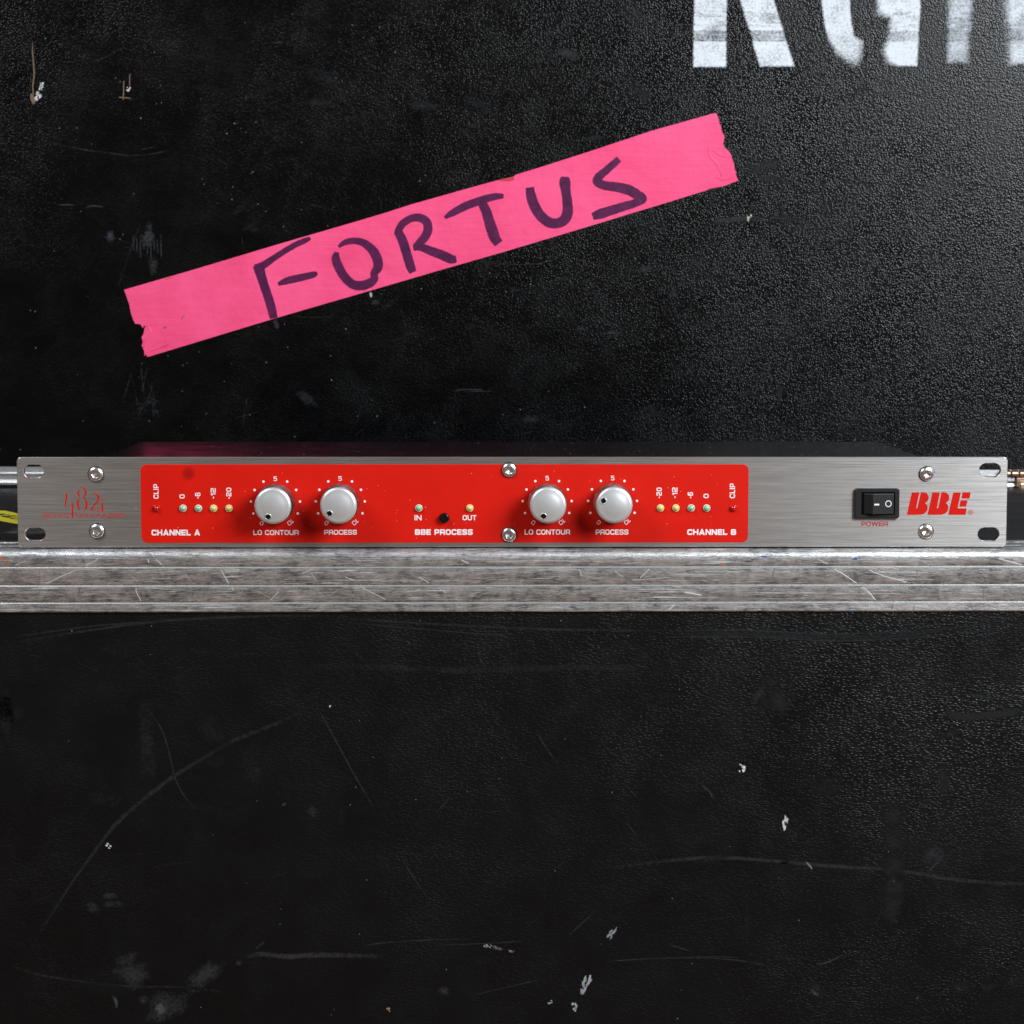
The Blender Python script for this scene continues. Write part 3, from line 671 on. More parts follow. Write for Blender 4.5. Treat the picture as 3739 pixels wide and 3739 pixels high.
for k in range(80):
    x, z = random.uniform(-255, 255), random.uniform(-238, -34); a = random.choice((0, 0.2, 2.9, 1.3)) + random.gauss(0, .45); l = random.uniform(3, 26)
    lc.line([(x, z), (x + l * .5 * math.cos(a), z + l * .5 * math.sin(a) + random.gauss(0, 1)), (x + l * math.cos(a), z + l * math.sin(a))], random.uniform(.35, .9), random.uniform(.28, .48), LG)
for k in range(60):
    lc.blob(random.uniform(-255, 255), random.uniform(-238, -34), random.uniform(.2, .45), random.uniform(.2, .45), 0, random.uniform(.7, 1.5), (.15, .155, .165), k)
for k in range(40):
    lc.blob(random.uniform(-255, 255), random.uniform(-238, -34), random.uniform(3, 15), random.uniform(2, 7), random.uniform(-30, 30), random.uniform(.38, .62), random.choice((SM, (.007, .007, .0075), SM)), k)
lc.build('scuff_marks', M['scuff'], front_panel, 'stuff')

# wear on the case top, left and right of the rack unit
tc_ = Cover(1.2, 'xy')
for k in range(26):
    x, y = random.choice((random.uniform(-262, -236), random.uniform(240, 275))), random.uniform(45, 210); l = random.uniform(3, 16)
    tc_.line([(x, y), (x + l, y + random.gauss(0, 2))], random.uniform(1, 6), random.uniform(.45, .75), (.10, .10, .105))
for k in range(5): tc_.line([(-268, 92 + 6 * k), (-250, 90 + 7 * k), (-230, 96 + 5 * k)], 7, .66, (.15, .145, .14))
tc_.build('scuff_marks', M['scuff'], top_panel, 'stuff')

# scratches on the aluminium edge
def ribbon_set(name, lines, m, parent):
    bm = bmesh.new()
    for i, (pts, w) in enumerate(lines): flat_ribbon(bm, pts, w, -3.0, .02 + .003 * (i % 9))
    o = from_bm(name, bm, m, parent); tag(o, kind='stuff'); return o
bands = [(-4.6, -7.9), (-9.6, -16.9), (-18.6, -25.4), (-27.0, -30.1)]
def rail_line(x, z, a, l):
    pts = [(x + l * t * math.cos(a), z + l * t * math.sin(a) + l * .012 * math.sin(3 * t)) for t in (0, .35, .7, 1)]
    band = next((b_ for b_ in bands if b_[1] <= z <= b_[0]), None)
    if band is None: return None
    pts = [p for p in pts if band[1] <= p[1] <= band[0]]
    return pts if len(pts) > 1 else None
light, dark = [], []
for k in range(1100):
    x = random.uniform(-290, 290); z = random.uniform(-30, -4.6)
    a = random.choice((0, 0, 0, .35, -.35, -.6, .6)) + random.gauss(0, .22); l = min(abs(random.gauss(0, 4.0)) + .8, 14)
    p = rail_line(x, z, a, l)
    if p: (light if random.random() < .55 else dark).append((p, [.03] + [random.uniform(.04, .12)] * (len(p) - 2) + [.03] if len(p) > 2 else random.uniform(.05, .14)))
def traced(pts, w):
    out = []
    for a, b_ in zip(pts, pts[1:]):
        n = 10; run = []
        for j in range(n + 1):
            q = (a[0] + (b_[0] - a[0]) * j / n + random.gauss(0, .08), a[1] + (b_[1] - a[1]) * j / n)
            if any(bb[1] <= q[1] <= bb[0] for bb in bands): run.append(q)
            elif len(run) > 1: out.append((run, w)); run = []
            else: run = []
        if len(run) > 1: out.append((run, w))
    return out
for p, w in (([(-233.78,-19.5),(-222.98,-14.54),(-209.93,-8.7),(-203.18,-5.55),(-200.62,-1.95)], .34), ([(-184.3,-17.29),(-183.54,-21.36),(-181.54,-25.15)], .42), ([(-143.03,-8.76),(-141.1,-12.55),(-138.72,-16.7),(-136.42,-20.05)], .45), ([(-177.92,-1.52),(-178.13,-4.22),(-177.44,-6.47)], .6), ([(-176.5,-2.24),(-173.67,-5.12),(-171.2,-7.65)], .4), ([(-145.97,-7.4),(-142.86,-10.11)], .2), ([(-103.02,-11.95),(-95.82,-8.8)], .3), ([(-121.07,-27.3),(-114.74,-20.98)], .3), ([(-242.51,-7.77),(-237.12,-5.79)], .25), ([(-98.53,-11.96),(-95.87,-15.57)], .2),
             ([(155.37,-9.13),(161.61,-12.76),(168.12,-17.34),(172.9,-20.37),(177.98,-26.26)], .55), ([(173.62,-10.44),(180.54,-13.29),(192.47,-16.5)], .45), ([(169.44,-19.07),(174.65,-22.54),(179.06,-29.9)], .25), ([(83.49,-21.14),(91.66,-22.71)], .7), ([(237.21,-4.88),(249.5,-8.17)], .5), ([(148.19,-4.81),(155.54,-8.69)], .3),
             ([(-46.21,-13.81),(-41.28,-16.53)], .4), ([(-41.28,-16.53),(-32.76,-21.52)], .22), ([(-25.55,-5.25),(-21.96,-7.06)], .5), ([(31.5,-9.37),(33.31,-12.99)], .35), ([(61.65,-14.37),(66.13,-9.85)], .35), ([(75.26,-30.25),(79.75,-26.62)], .5), ([(-82.1,-13.78),(-77.63,-15.14)], .35), ([(-74.06,-18.76),(-62.41,-24.65)], .3), ([(49.04,-10.74),(53.55,-13.91)], .25), ([(58.06,-15.27),(76.06,-13.93)], .2)):
    light += traced(p, w * .9)
for p, w in (([(127.36,-9.1),(126.38,-14.28),(126.19,-19.89)], .55), ([(197.26,-9.16),(196.81,-18.67),(195.86,-29.92)], .4), ([(229.82,-15.24),(229.84,-25.63)], .7), ([(242.46,-9.2),(243.43,-23.48)], .7), ([(185.42,-22.98),(185.09,-29.9)], .45), ([(128.81,-0.48),(128.44,-5.65)], .35), ([(169.0,-18.64),(168.84,-25.56)], .3), ([(-197.87,-9.61),(-198.15,-16.37)], .45), ([(-230.48,-9.13),(-231.0,-24.01)], .2), ([(-211.42,-18.62),(-211.67,-23.13)], 1.0), ([(-159.07,-18.67),(-160.03,-24.09)], .5), ([(-190.79,-14.31),(-185.42,-14.49)], .6), ([(-162.2,-18.22),(-144.3,-19.59),(-134.46,-20.68)], .3), ([(-12.54,-24.71),(-6.69,-20.64)], .4), ([(17.6,-24.74),(22.53,-20.67)], .5), ([(-31.85,-16.54),(-27.36,-12.93)], .4), ([(-11.19,-17.01),(-5.8,-13.85)], .4), ([(80.54,-11.67),(88.63,-9.87)], .4)):
    dark += traced(p, w)
ribbon_set('scratches', light, M['scratch'], edge_rail)
M['dark_scratch'] = plain('dark_scratch', (.20, .19, .185), .5, metal=.5)
ribbon_set('scratches', dark, M['dark_scratch'], edge_rail)
# paint rubbed off on the edge
for mt, spots in ((plain('blue_paint', (.035, .12, .28), .5), ((*(166.84,-4.99), 1.3, .7), (*(121.98,-3.75), 1.6, .4), (*(164.41,-29.36), 1.2, .25))),
                  (plain('orange_paint', (.42, .13, .05), .5), ((*(-248.88,-4.7), 2.0, .7), (*(-246.04,-5.6), 1.2, .4), (*(101.84,-7.52), 1.4, .5)))):
    for x, z, rx, rz in spots:
        bm = bmesh.new()
        flat_poly(bm, [(x + rx * (1 + .3 * random.uniform(-1, 1)) * math.cos(i * .7), z + rz * (1 + .3 * random.uniform(-1, 1)) * math.sin(i * .7)) for i in range(9)], -3.0, .06)
        from_bm('paint_smear', bm, mt, edge_rail)

# ================================================================== pink tape on the rear case
tape_pts = [(-246.74,127.38),(-245.14,123.21),(-244.52,120.24),(-243.56,118.37),(-243.38,115.3),(-242.22,111.45),(-240.95,107.82),(-239.66,105.4),(-236.58,105.18),(-235.28,103.2),(-233.75,102.54),(-234.45,99.01),(-235.81,96.59),(-234.96,93.84),(-235.66,91.08),(-234.16,87.77),(-233.98,84.46),(-233.08,85.79),(-232.22,84.02),(-230.79,84.24)]
tape_pts += [(-190.37,96.5),(-149.99,108.76),(-99.68,123.32),(-43.12,139.85)]
tape_pts += [(-1.09,151.9),(46.71,166.2),(108.8,185.03),(130.28,191.69),(133.26,193.0),(142.21,194.55),(151.51,198.35)]
tape_pts += [(150.29,200.48),(150.03,203.09),(148.93,205.22),(148.66,208.53),(147.32,211.72),(146.57,214.91),(144.64,217.5),(142.48,218.92),(141.26,221.51),(141.84,223.4),(142.18,225.88),(141.44,227.89),(140.23,230.01),(139.97,232.6),(138.76,234.96),(138.01,238.26),(136.8,241.32)]
tape_pts += [(134.65,241.08),(94.19,229.69),(58.47,217.84),(25.11,207.15),(7.23,201.69),(5.56,200.27),(6.28,198.38),(3.66,197.67),(-4.69,198.13),(-24.96,192.54),(-60.75,182.43)]
tape_pts += [(-79.59,176.41),(-98.88,170.7),(-145.74,157.08),(-200.91,140.59)]
tape = empty('tape_strip', (0, WY, 150), 'pink cloth tape strip with FORTUS handwritten in purple marker on the black board', 'tape')
bm = bmesh.new(); TH = .28
fr = [bm.verts.new((x * MM, (WY - TH) * MM, z * MM)) for x, z in tape_pts]; bk = [bm.verts.new((x * MM, (WY - .02) * MM, z * MM)) for x, z in tape_pts]
bm.faces.new(fr)
for i in range(len(fr)): j = (i + 1) % len(fr); bm.faces.new((fr[i], fr[j], bk[j], bk[i]))
bmesh.ops.triangulate(bm, faces=[f for f in bm.faces if len(f.verts) > 4])
tb = sub(from_bm('tape_band', bm, M['tape']), tape)
# torn fold and lifted creases
bm = bmesh.new(); flat_poly(bm, [(-5.64,198.01),(1.27,199.55),(5.56,200.51),(6.04,198.38),(3.66,197.43)], WY - TH, .12)
sub(from_bm('torn_edge', bm, plain('torn_tape', (.52, .03, .045), .6)), tape)
def crease(pts, w):
    bm = bmesh.new(); q = smooth_line(pts, 6); L, R = ribbon2d([p[:2] for p in q], [w * math.sin(math.pi * min(.97, max(.03, i / (len(q) - 1)))) for i in range(len(q))])
    rows = [[bm.verts.new((a.x * MM, (WY - TH - .01) * MM, a.y * MM)), bm.verts.new(((a.x + b_.x) / 2 * MM, (WY - TH - .55) * MM, (a.y + b_.y) / 2 * MM)), bm.verts.new((b_.x * MM, (WY - TH - .01) * MM, b_.y * MM))] for a, b_ in zip(L, R)]
    for a, b_ in zip(rows, rows[1:]):
        for i in (0, 1): bm.faces.new((a[i], a[i + 1], b_[i + 1], b_[i]))
    return sub(from_bm('crease', bm, M['tape'], smooth=True), tape)
crease([(131.85,218.78),(133.09,213.47),(137.31,208.75),(140.96,200.47)], 2.4); crease([(134.85,217.02),(140.85,214.07),(146.23,213.49)], 2.2); crease([(-231.96,104.3),(-230.03,100.45),(-232.85,95.49),(-234.57,89.98)], 2.6); crease([(-220.17,95.28),(-223.54,90.53),(-230.74,87.77)], 1.8); crease([(136.78,200.46),(142.18,198.7),(147.54,200.48)], 1.8)
for kind, args in (('blob', (*(-220.63,102.99), 1.5, 1.0, 0, 1.5, (.32, .10, .06), 3)), ('line', ([(-209.55,107.84),(-208.97,110.04),(-207.64,110.7)], .8, 1.4, (.30, .10, .06))), ('blob', (*(-233.84,103.53), .8, 1.0, 0, 1.6, (.10, .02, .02), 5)),
                   ('line', ([(-218.0,92.19),(-222.44,89.98)], 1.6, .6, (.62, .08, .08))), ('blob', (*(-218.03,134.87), 3.0, 1.0, 15, .7, (.7, .14, .10), 2))):
    tcv = Cover(WY - TH); getattr(tcv, kind)(*args); sub(tcv.build('stain', M['scuff'], None), tape)
# marker letters
K7, K8 = .111, .1206
def ink(strokes, k):
    cv = Cover(WY - TH); cv.y = WY - TH
    for s in strokes:
        cv.n += 1
        q = smooth_line([(p[0], p[1], p[2] * k * 1.16) for p in s], 7); A, B = ribbon2d([p[:2] for p in q], [p[2] for p in q])
        n = len(q); rows = []
        for i in range(n):
            en = .35 if i in (0, n - 1) else 1; cv.y = WY - TH - .0016 * i
            r = [cv.vert(*A[i].lerp(B[i], u), c * en, (0, 0, 0)) for u, c in ((-.06, .12), (.06, .95), (.35, .74), (.65, .80), (.94, .98), (1.06, .12))]
            rows.append(r)
        for a, b_ in zip(rows, rows[1:]):
            for i in range(5): cv.f.append((a[i], a[i + 1], b_[i + 1], b_[i]))
    sub(cv.build('letter', M['ink'], None), tape)
ink([[(-160.38,143.69,48),(-159.08,140.62,50),(-157.26,134.59,46),(-155.01,127.45,44),(-152.86,120.86,44),(-151.04,114.26,42),(-149.87,108.98,40)], [(-161.83,141.5,34),(-156.31,143.37,36),(-150.22,147.43,30),(-142.47,152.48,28),(-134.73,156.87,28),(-129.21,159.29,26),(-125.68,160.82,16)], [(-147.05,130.97,16),(-141.52,133.18,34),(-134.9,134.72,36),(-128.27,136.26,34),(-123.86,137.36,30),(-121.43,138.46,14)]], K7)
ink([[(-107.66,155.15,14),(-103.35,158.0,28),(-97.29,159.1,32),(-90.69,157.36,38),(-84.98,152.21,46),(-82.15,145.63,48),(-82.5,141.24,44),(-84.6,138.5,36),(-84.62,134.65,38),(-87.5,131.9,44),(-93.03,130.25,46),(-99.09,131.34,44),(-104.57,136.83,44),(-107.84,142.87,44),(-109.47,147.8,40),(-108.56,151.86,22)]], K7)
R_ = [(-69.74,162.42,30),(-68.62,165.92,36),(-65.86,170.31,36),(-60.89,173.38,36),(-55.38,174.04,40),(-50.76,171.64,42),(-49.67,166.49,44),(-51.89,161.34,42),(-55.43,157.61,36),(-58.52,154.98,26)]
R_leg = [(-59.3,154.1,22),(-54.33,154.98,36),(-47.72,152.58,42),(-40.01,149.73,46),(-34.5,147.33,44),(-31.19,147.55,30)]
ink([[(-68.85,164.83,40),(-66.22,159.36,46),(-64.04,152.78,46),(-62.3,146.75,46),(-60.77,141.81,44),(-59.34,138.74,34)], R_, R_leg], K7)
ink([[(-38.95,173.93,14),(-33.93,177.02,30),(-26.76,180.82,36),(-19.01,183.91,36),(-11.85,186.29,34),(-5.28,187.72,30),(-0.51,187.96,20)], [(-14.83,183.68,38),(-12.09,178.35,44),(-10.18,172.43,46),(-8.27,166.5,50),(-6.36,161.16,48),(-3.73,157.36,42)]], K8)
ink([[(16.31,193.78,36),(17.03,188.46,44),(18.95,182.54,46),(22.78,176.02,46),(28.17,171.4,46),(33.55,170.46,44),(38.32,172.48,46),(40.7,177.23,48),(40.68,183.75,44),(39.71,190.86,42),(38.97,196.77,50),(39.2,200.56,34)]], K8)
ink([[(74.0,211.96,30),(70.44,208.64,32),(65.68,204.5,34),(61.16,200.59,38),(59.98,197.27,40),(64.53,194.91,40),(71.7,193.98,42),(79.47,192.33,46),(85.58,189.14,44),(89.18,186.18,40),(84.3,183.57,36),(76.54,181.19,40),(68.78,178.81,42),(62.21,176.67,44),(56.84,174.88,30)]], K8)
fcv = Cover(WY); fcv.line([(-149.66,108.54,4.2),(-148.36,104.9,4.2),(-147.5,101.93,3.6)], 4, .62, (.030, .016, .026)); sub(fcv.build('ink_overrun', M['scuff'], None), tape)

# ================================================================== yellow sticker on the case top
stk = empty('sticker', (-255, 60, -1.2), 'yellow sticker with black lettering on the case top beside the rack unit', 'sticker')
ypts = [(-303.01,226.62),(-291.15,221.98),(-275.59,194.46),(-264.86,140.97),(-269.8,142.73),(-292.11,173.65)]
bm = bmesh.new(); f1 = [bm.verts.new((x * MM, y * MM, -1.02 * MM)) for x, y in ypts]; f0 = [bm.verts.new((x * MM, y * MM, -1.19 * MM)) for x, y in ypts]
bm.faces.new(f1)
for i in range(len(f1)): j = (i + 1) % len(f1); bm.faces.new((f1[i], f1[j], f0[j], f0[i]))
sub(from_bm('vinyl', bm, M['yellow']), stk)
bm = bmesh.new()
for k, (p, w) in enumerate((([(-289.95,194.55),(-289.61,199.88),(-288.11,203.03)], 2.6), ([(-291.05,201.47),(-289.07,195.8),(-287.04,192.66)], 3.0), ([(-288.04,192.05),(-285.97,195.78),(-284.08,197.65)], 2.6), ([(-286.64,186.46),(-283.95,182.75),(-280.81,178.14),(-279.32,179.04)], 2.6), ([(-285.99,187.38),(-283.37,188.29),(-280.99,190.45),(-277.71,185.78)], 2.8), ([(-282.88,185.82),(-280.32,182.72)], 3.0), ([(-279.96,176.61),(-277.48,178.11),(-276.2,178.72)], 2.2), ([(-278.41,172.96),(-276.71,169.93),(-274.85,171.72)], 2.6), ([(-274.35,162.72),(-272.52,163.9)], 2.4))):
    L, R = ribbon2d(p, w); z = -1.0 + .005 * k
    l = [bm.verts.new((a.x * MM, a.y * MM, z * MM)) for a in L]; r = [bm.verts.new((a.x * MM, a.y * MM, z * MM)) for a in R]
    for i in range(len(l) - 1): bm.faces.new((l[i], r[i], r[i + 1], l[i + 1]))
sub(from_bm('lettering', bm, M['sticker_ink']), stk)

# ================================================================== the rack unit
unit = empty('rack_unit', (0, 0, 0), 'silver rack audio processor with red control panel and four knobs', 'audio processor')
ZB, ZT = .7, 44.6
bm = bmesh.new(); box(bm, -203, 203, 3.05, 148, .15, 43.4)
chassis = from_bm('chassis', bm, M['chassis'], unit); bevel(chassis, .8, 3)
def capsule(a, n=10):
    (x0, z1), (x1, z0) = a; return rrect(x0, x1, z0, z1, (z1 - z0) / 2 * .98, n)
slots = [capsule([(-237.98,40.93),(-228.23,34.79)]), capsule([(-237.74,10.3),(-227.98,4.13)]), capsule([(227.38,41.61),(237.81,34.87)]), capsule([(227.26,10.14),(237.7,3.56)])]
def grow(l, d):
    cx = (min(p[0] for p in l) + max(p[0] for p in l)) / 2; cz = (min(p[1] for p in l) + max(p[1] for p in l)) / 2
    w = max(p[0] for p in l) - cx; h = max(p[1] for p in l) - cz
    return [(cx + (x - cx) * (w + d) / w, cz + (z - cz) * (h + d) / h) for x, z in l]
outer = rrect(-241.3, 241.3, ZB, ZT, 2.0); c_ = .22
bm = bmesh.new(); plate(bm, [grow(outer, -c_)] + [grow(s, c_) for s in slots], [outer] + slots, 0, c_, 3.0)
faceplate = from_bm('faceplate', bm, M['steel'], unit)

xa, za = (-181.61,41.19); xb, zb = (114.55,2.88)
RY = -.16
bm = bmesh.new(); o_ = rrect(xa + .25, xb, zb, za, 3.1, 10); plate(bm, [grow(o_, -.05)], [o_], RY, RY + .05, -.003)
red_panel = from_bm('control_panel', bm, M['red'], unit)
# printing on the red panel
def W(text, a, t, m='white_print', angle=0, y=RY, par=red_panel, gap=.10, k=1.0):
    (x0, z1), (x1, z0) = a; lettering(text, x0, x1, z0, z1, t, y, M[m], par, angle, gap, k)
W('CHANNEL A', [(-176.36,9.31),(-152.8,6.52)], .235, gap=.11); W('CHANNEL B', [(84.78,9.37),(108.69,6.59)], .235, gap=.11)
W('LO CONTOUR', [(-126.9,9.11),(-104.84,6.71)], .185, gap=.115); W('PROCESS', [(-92.36,9.2),(-76.52,6.85)], .185, gap=.115)
W('LO CONTOUR', [(5.3,9.29),(27.49,6.79)], .185, gap=.115); W('PROCESS', [(40.04,9.27),(55.99,6.77)], .185, gap=.115)
W('BBE PROCESS', [(-48.16,9.45),(-20.01,6.7)], .235, gap=.11)
W('IN', [(-48.47,16.39),(-44.94,13.83)], .19, gap=.12); W('OUT', [(-24.93,16.37),(-18.18,13.87)], .19, gap=.11)
for t_, b_ in (('CLIP', [(-175.2,31.57),(-172.7,24.49)]), ('0', [(-162.6,26.59),(-160.03,24.6)]), ('-6', [(-154.99,27.42),(-152.44,24.48)]), ('-12', [(-147.43,29.63),(-145.0,24.48)]), ('-20', [(-139.88,29.84),(-137.4,24.36)]),
               ('-20', [(69.6,29.83),(72.2,24.64)]), ('-12', [(77.25,29.83),(79.85,24.64)]), ('-6', [(84.87,27.57),(87.5,24.64)]), ('0', [(92.57,26.75),(95.15,24.63)]), ('CLIP', [(105.36,31.8),(107.99,24.63)])):
    W(t_, b_, .185, angle=90, gap=.14)

# knobs with their printed scales
ring = [(-115.98,22.33), (-84.47,22.4), (16.32,22.51), (48.22,22.58)]
turn = [-157, -131, -157, -68]
KR, KH = 9.4, 15.0
def knob_mesh():
    bm = bmesh.new(); SEG = 84; rows = []
    ys = [0 - .5 - i * 1.05 for i in range(14)]
    for j, y in enumerate(ys):
        taper = KR - .55 * j / 13; r_ = []
        for i in range(SEG):
            d = .17 * (1 if (i + j) % 2 else -1); a = 2 * math.pi * i / SEG
            r_.append(bm.verts.new(((taper + d) * math.cos(a) * MM, y * MM, (taper + d) * math.sin(a) * MM)))
        rows.append(r_)
    for a, b_ in zip(rows, rows[1:]):
        for i in range(SEG): bm.faces.new((a[i], a[(i + 1) % SEG], b_[(i + 1) % SEG], b_[i]))
    me = bpy.data.meshes.new('knob'); bmesh.ops.recalc_face_normals(bm, faces=bm.faces[:]); bm.to_mesh(me); bm.free(); me.materials.append(M['knurl']); return me
def cap_mesh():
    bm = bmesh.new(); R0 = KR - .55
    prof = [(R0 - .05, -14.0), (R0 - .02, -14.35)]
    for i in range(1, 9):
        a = math.radians(90 * i / 8); prof.append((R0 - 1.9 + 1.9 * math.cos(a) - .02, -14.35 - 1.35 * math.sin(a)))
    for r in (5.2, 3.6, 2.0, .8): prof.append((r, -15.7 - 1.0 * (1 - (r / 6.9) ** 2)))
    prof.append((0, -16.72)); lathe(bm, prof, 72)
    me = bpy.data.meshes.new('knob_cap'); bmesh.ops.recalc_face_normals(bm, faces=bm.faces[:]); bm.to_mesh(me); bm.free(); me.materials.append(M['knob']); me.polygons.foreach_set('use_smooth', [True] * len(me.polygons)); return me
def marker_mesh():
    bm = bmesh.new(); lathe(bm, [(1.62, .15), (1.55, -.12), (1.36, -.16), (1.30, -.02)], 28)
    me = bpy.data.meshes.new('marker_rim'); bmesh.ops.recalc_face_normals(bm, faces=bm.faces[:]); bm.to_mesh(me); bm.free(); me.materials.append(M['knob']); me.polygons.foreach_set('use_smooth', [True] * len(me.polygons))
    bm = bmesh.new(); lathe(bm, [(1.34, .0), (1.25, -.08), (.9, -.16), (.45, -.21), (0, -.23)], 28)
    m2 = bpy.data.meshes.new('marker_dot'); bmesh.ops.recalc_face_normals(bm, faces=bm.faces[:]); bm.to_mesh(m2); bm.free(); m2.materials.append(M['gloss_black']); m2.polygons.foreach_set('use_smooth', [True] * len(m2.polygons))
    return me, m2
k_me, c_me = knob_mesh(), cap_mesh(); r_me, d_me = marker_mesh()
base_y = -15.95
for (kx_, kz_), tr in zip(ring, turn):
    kn = link('knob', k_me, None, unit); kn.location = (kx_ * MM, RY * MM, kz_ * MM)
    cp = link('knob_cap', c_me, None, kn)
    a = math.radians(tr); px_, pz_ = 5.75 * math.sin(a), 5.75 * math.cos(a)
    for nm, me_ in (('marker_rim', r_me), ('marker_dot', d_me)):
        q = link(nm, me_, None, kn); q.location = (px_ * MM, (base_y - .12) * MM, pz_ * MM); q.rotation_mode = 'QUATERNION'
        q.rotation_quaternion = Vector((0, -1, 0)).rotation_difference(Vector((math.sin(a) * .235, -.972, math.cos(a) * .235)))
    bm = bmesh.new()
    for i in range(1, 10):
        if i == 5: continue
        an = math.radians((i - 5) * 28.85)
        cx_, cz_ = kx_ + 11.95 * math.sin(an), kz_ + 11.95 * math.cos(an)
        flat_poly(bm, [(cx_ + .6 * math.cos(2 * math.pi * j / 16), cz_ + .6 * math.sin(2 * math.pi * j / 16)) for j in range(16)], RY, .02)
    from_bm('scale_dots', bm, M['white_print'], red_panel)
    lettering('5', kx_ - .82, kx_ + .82, kz_ + 10.8, kz_ + 13.0, .155, RY, M['white_print'], red_panel)
    for s_, sx in (('0', -1), ('10', 1)):
        cx_, cz_ = kx_ + sx * 6.75, kz_ - 9.85; hw = .8 if s_ == '0' else 1.6
        if s_ == '10': cx_ += .55; cz_ += .45
        lettering(s_, cx_ - hw, cx_ + hw, cz_ - 1.05, cz_ + 1.05, .13, RY, M['white_print'], red_panel, -145 * sx, gap=.16)

# indicator lamps
def lamp_meshes():
    bm = bmesh.new(); lathe(bm, [(1.78, 0), (1.78, -.55), (1.70, -.72), (1.50, -.72), (1.40, -.5)], 24)
    me = bpy.data.meshes.new('lamp_rim'); bmesh.ops.recalc_face_normals(bm, faces=bm.faces[:]); bm.to_mesh(me); bm.free()
    bm = bmesh.new(); prof = [(1.46, -.4)] + [(1.46 * math.cos(math.radians(a)), -.55 - 1.35 * math.sin(math.radians(a))) for a in (0, 15, 30, 45, 60, 75)] + [(0, -1.9)]
    lathe(bm, prof, 24); m2 = bpy.data.meshes.new('lamp_dome'); bmesh.ops.recalc_face_normals(bm, faces=bm.faces[:]); bm.to_mesh(m2); bm.free()
    for x in (me, m2): x.polygons.foreach_set('use_smooth', [True] * len(x.polygons))
    return me, m2
rim_me, dome_me = lamp_meshes(); var = {}
def lamp(pos, col):
    if col not in var:
        a, d = rim_me.copy(), dome_me.copy(); a.materials.append(M['led_rim_red' if col == 'red' else 'led_rim']); d.materials.append(M['led_' + col]); var[col] = (a, d)
    a, d = var[col]
    o = link('indicator_lamp', d, None, unit); o.location = (pos[0] * MM, RY * MM, pos[1] * MM); o['label'] = col + ' indicator lamp'
    link('lamp_rim', a, None, o)
for p, cl in zip([(-173.8,19.79),(-160.92,19.78),(-153.42,19.77),(-146.04,19.77),(-138.6,19.77)], ('red', 'green', 'green', 'yellow', 'yellow')): lamp(p, cl)
for p, cl in zip([(-46.25,19.83),(-21.44,19.81)], ('green', 'yellow')): lamp(p, cl)
for p, cl in zip([(71.6,19.82),(79.12,19.81),(86.59,19.81),(94.16,19.8),(107.18,19.8)], ('yellow', 'yellow', 'green', 'green', 'red')): lamp(p, cl)
# push button
bx_, bz_ = (-33.94,14.99)
bm = bmesh.new(); lathe(bm, [(2.55, 0), (2.55, -.2), (2.3, -.25), (2.3, -1.9), (2.15, -2.3), (1.8, -2.45), (.9, -2.4), (0, -2.38)], 32, (bx_, RY, bz_))
from_bm('push_button', bm, M['gloss_black'], unit, auto=30)

# socket head screws
def screw_meshes():
    bm = bmesh.new(); R = 3.55
    prof = [(R, 0), (R, -.55), (R - .12, -.75)] + [(R * math.cos(math.radians(a)) * .97 + .02, -.75 - 1.15 * math.sin(math.radians(a))) for a in (10, 20, 30, 40, 50)]
    lathe(bm, prof + [(1.92, -1.66), (1.86, -1.55)], 40)
    me = bpy.data.meshes.new('screw'); bmesh.ops.recalc_face_normals(bm, faces=bm.faces[:]); bm.to_mesh(me); bm.free()
    bm = bmesh.new(); rows = []
    for r, y in ((1.92, -1.60), (1.80, -.75), (.0, -.25)):
        rows.append([bm.verts.new((0, y * MM, 0))] if r == 0 else [bm.verts.new((r * math.cos(i * math.pi / 3 + .25) * MM, y * MM, r * math.sin(i * math.pi / 3 + .25) * MM)) for i in range(6)])
    for i in range(6): bm.faces.new((rows[0][i], rows[0][(i + 1) % 6], rows[1][(i + 1) % 6], rows[1][i])); bm.faces.new((rows[1][i], rows[1][(i + 1) % 6], rows[2][0]))
    # flat collar between the hexagon and the round rim
    ci = [bm.verts.new((1.95 * math.cos(2 * math.pi * i / 24 + .25) * MM, -1.62 * MM, 1.95 * math.sin(2 * math.pi * i / 24 + .25) * MM)) for i in range(24)]
    for i in range(24):
        h0, h1 = (i // 4) % 6, ((i + 1) // 4) % 6
        if h0 == h1: bm.faces.new((ci[i], ci[(i + 1) % 24], rows[0][h0]))
        else: bm.faces.new((ci[i], ci[(i + 1) % 24], rows[0][h1], rows[0][h0]))
    m2 = bpy.data.meshes.new('hex_socket'); bmesh.ops.recalc_face_normals(bm, faces=bm.faces[:]); bm.to_mesh(m2); bm.free()
    me.polygons.foreach_set('use_smooth', [True] * len(me.polygons)); sharp(me, 45)
    for x in (me, m2): x.materials.append(M['screw'])
    return me, m2
s_me, h_me = screw_meshes()
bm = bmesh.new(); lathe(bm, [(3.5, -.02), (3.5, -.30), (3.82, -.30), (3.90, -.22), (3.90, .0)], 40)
shade_ring_me = bpy.data.meshes.new('shade_ring'); bmesh.ops.recalc_face_normals(bm, faces=bm.faces[:]); bm.to_mesh(shade_ring_me); bm.free(); shade_ring_me.materials.append(plain('dark_shade_ring', (.05, .048, .046), .4, metal=.6))  # added ring: the dark reflection on the screw edge put into its colour
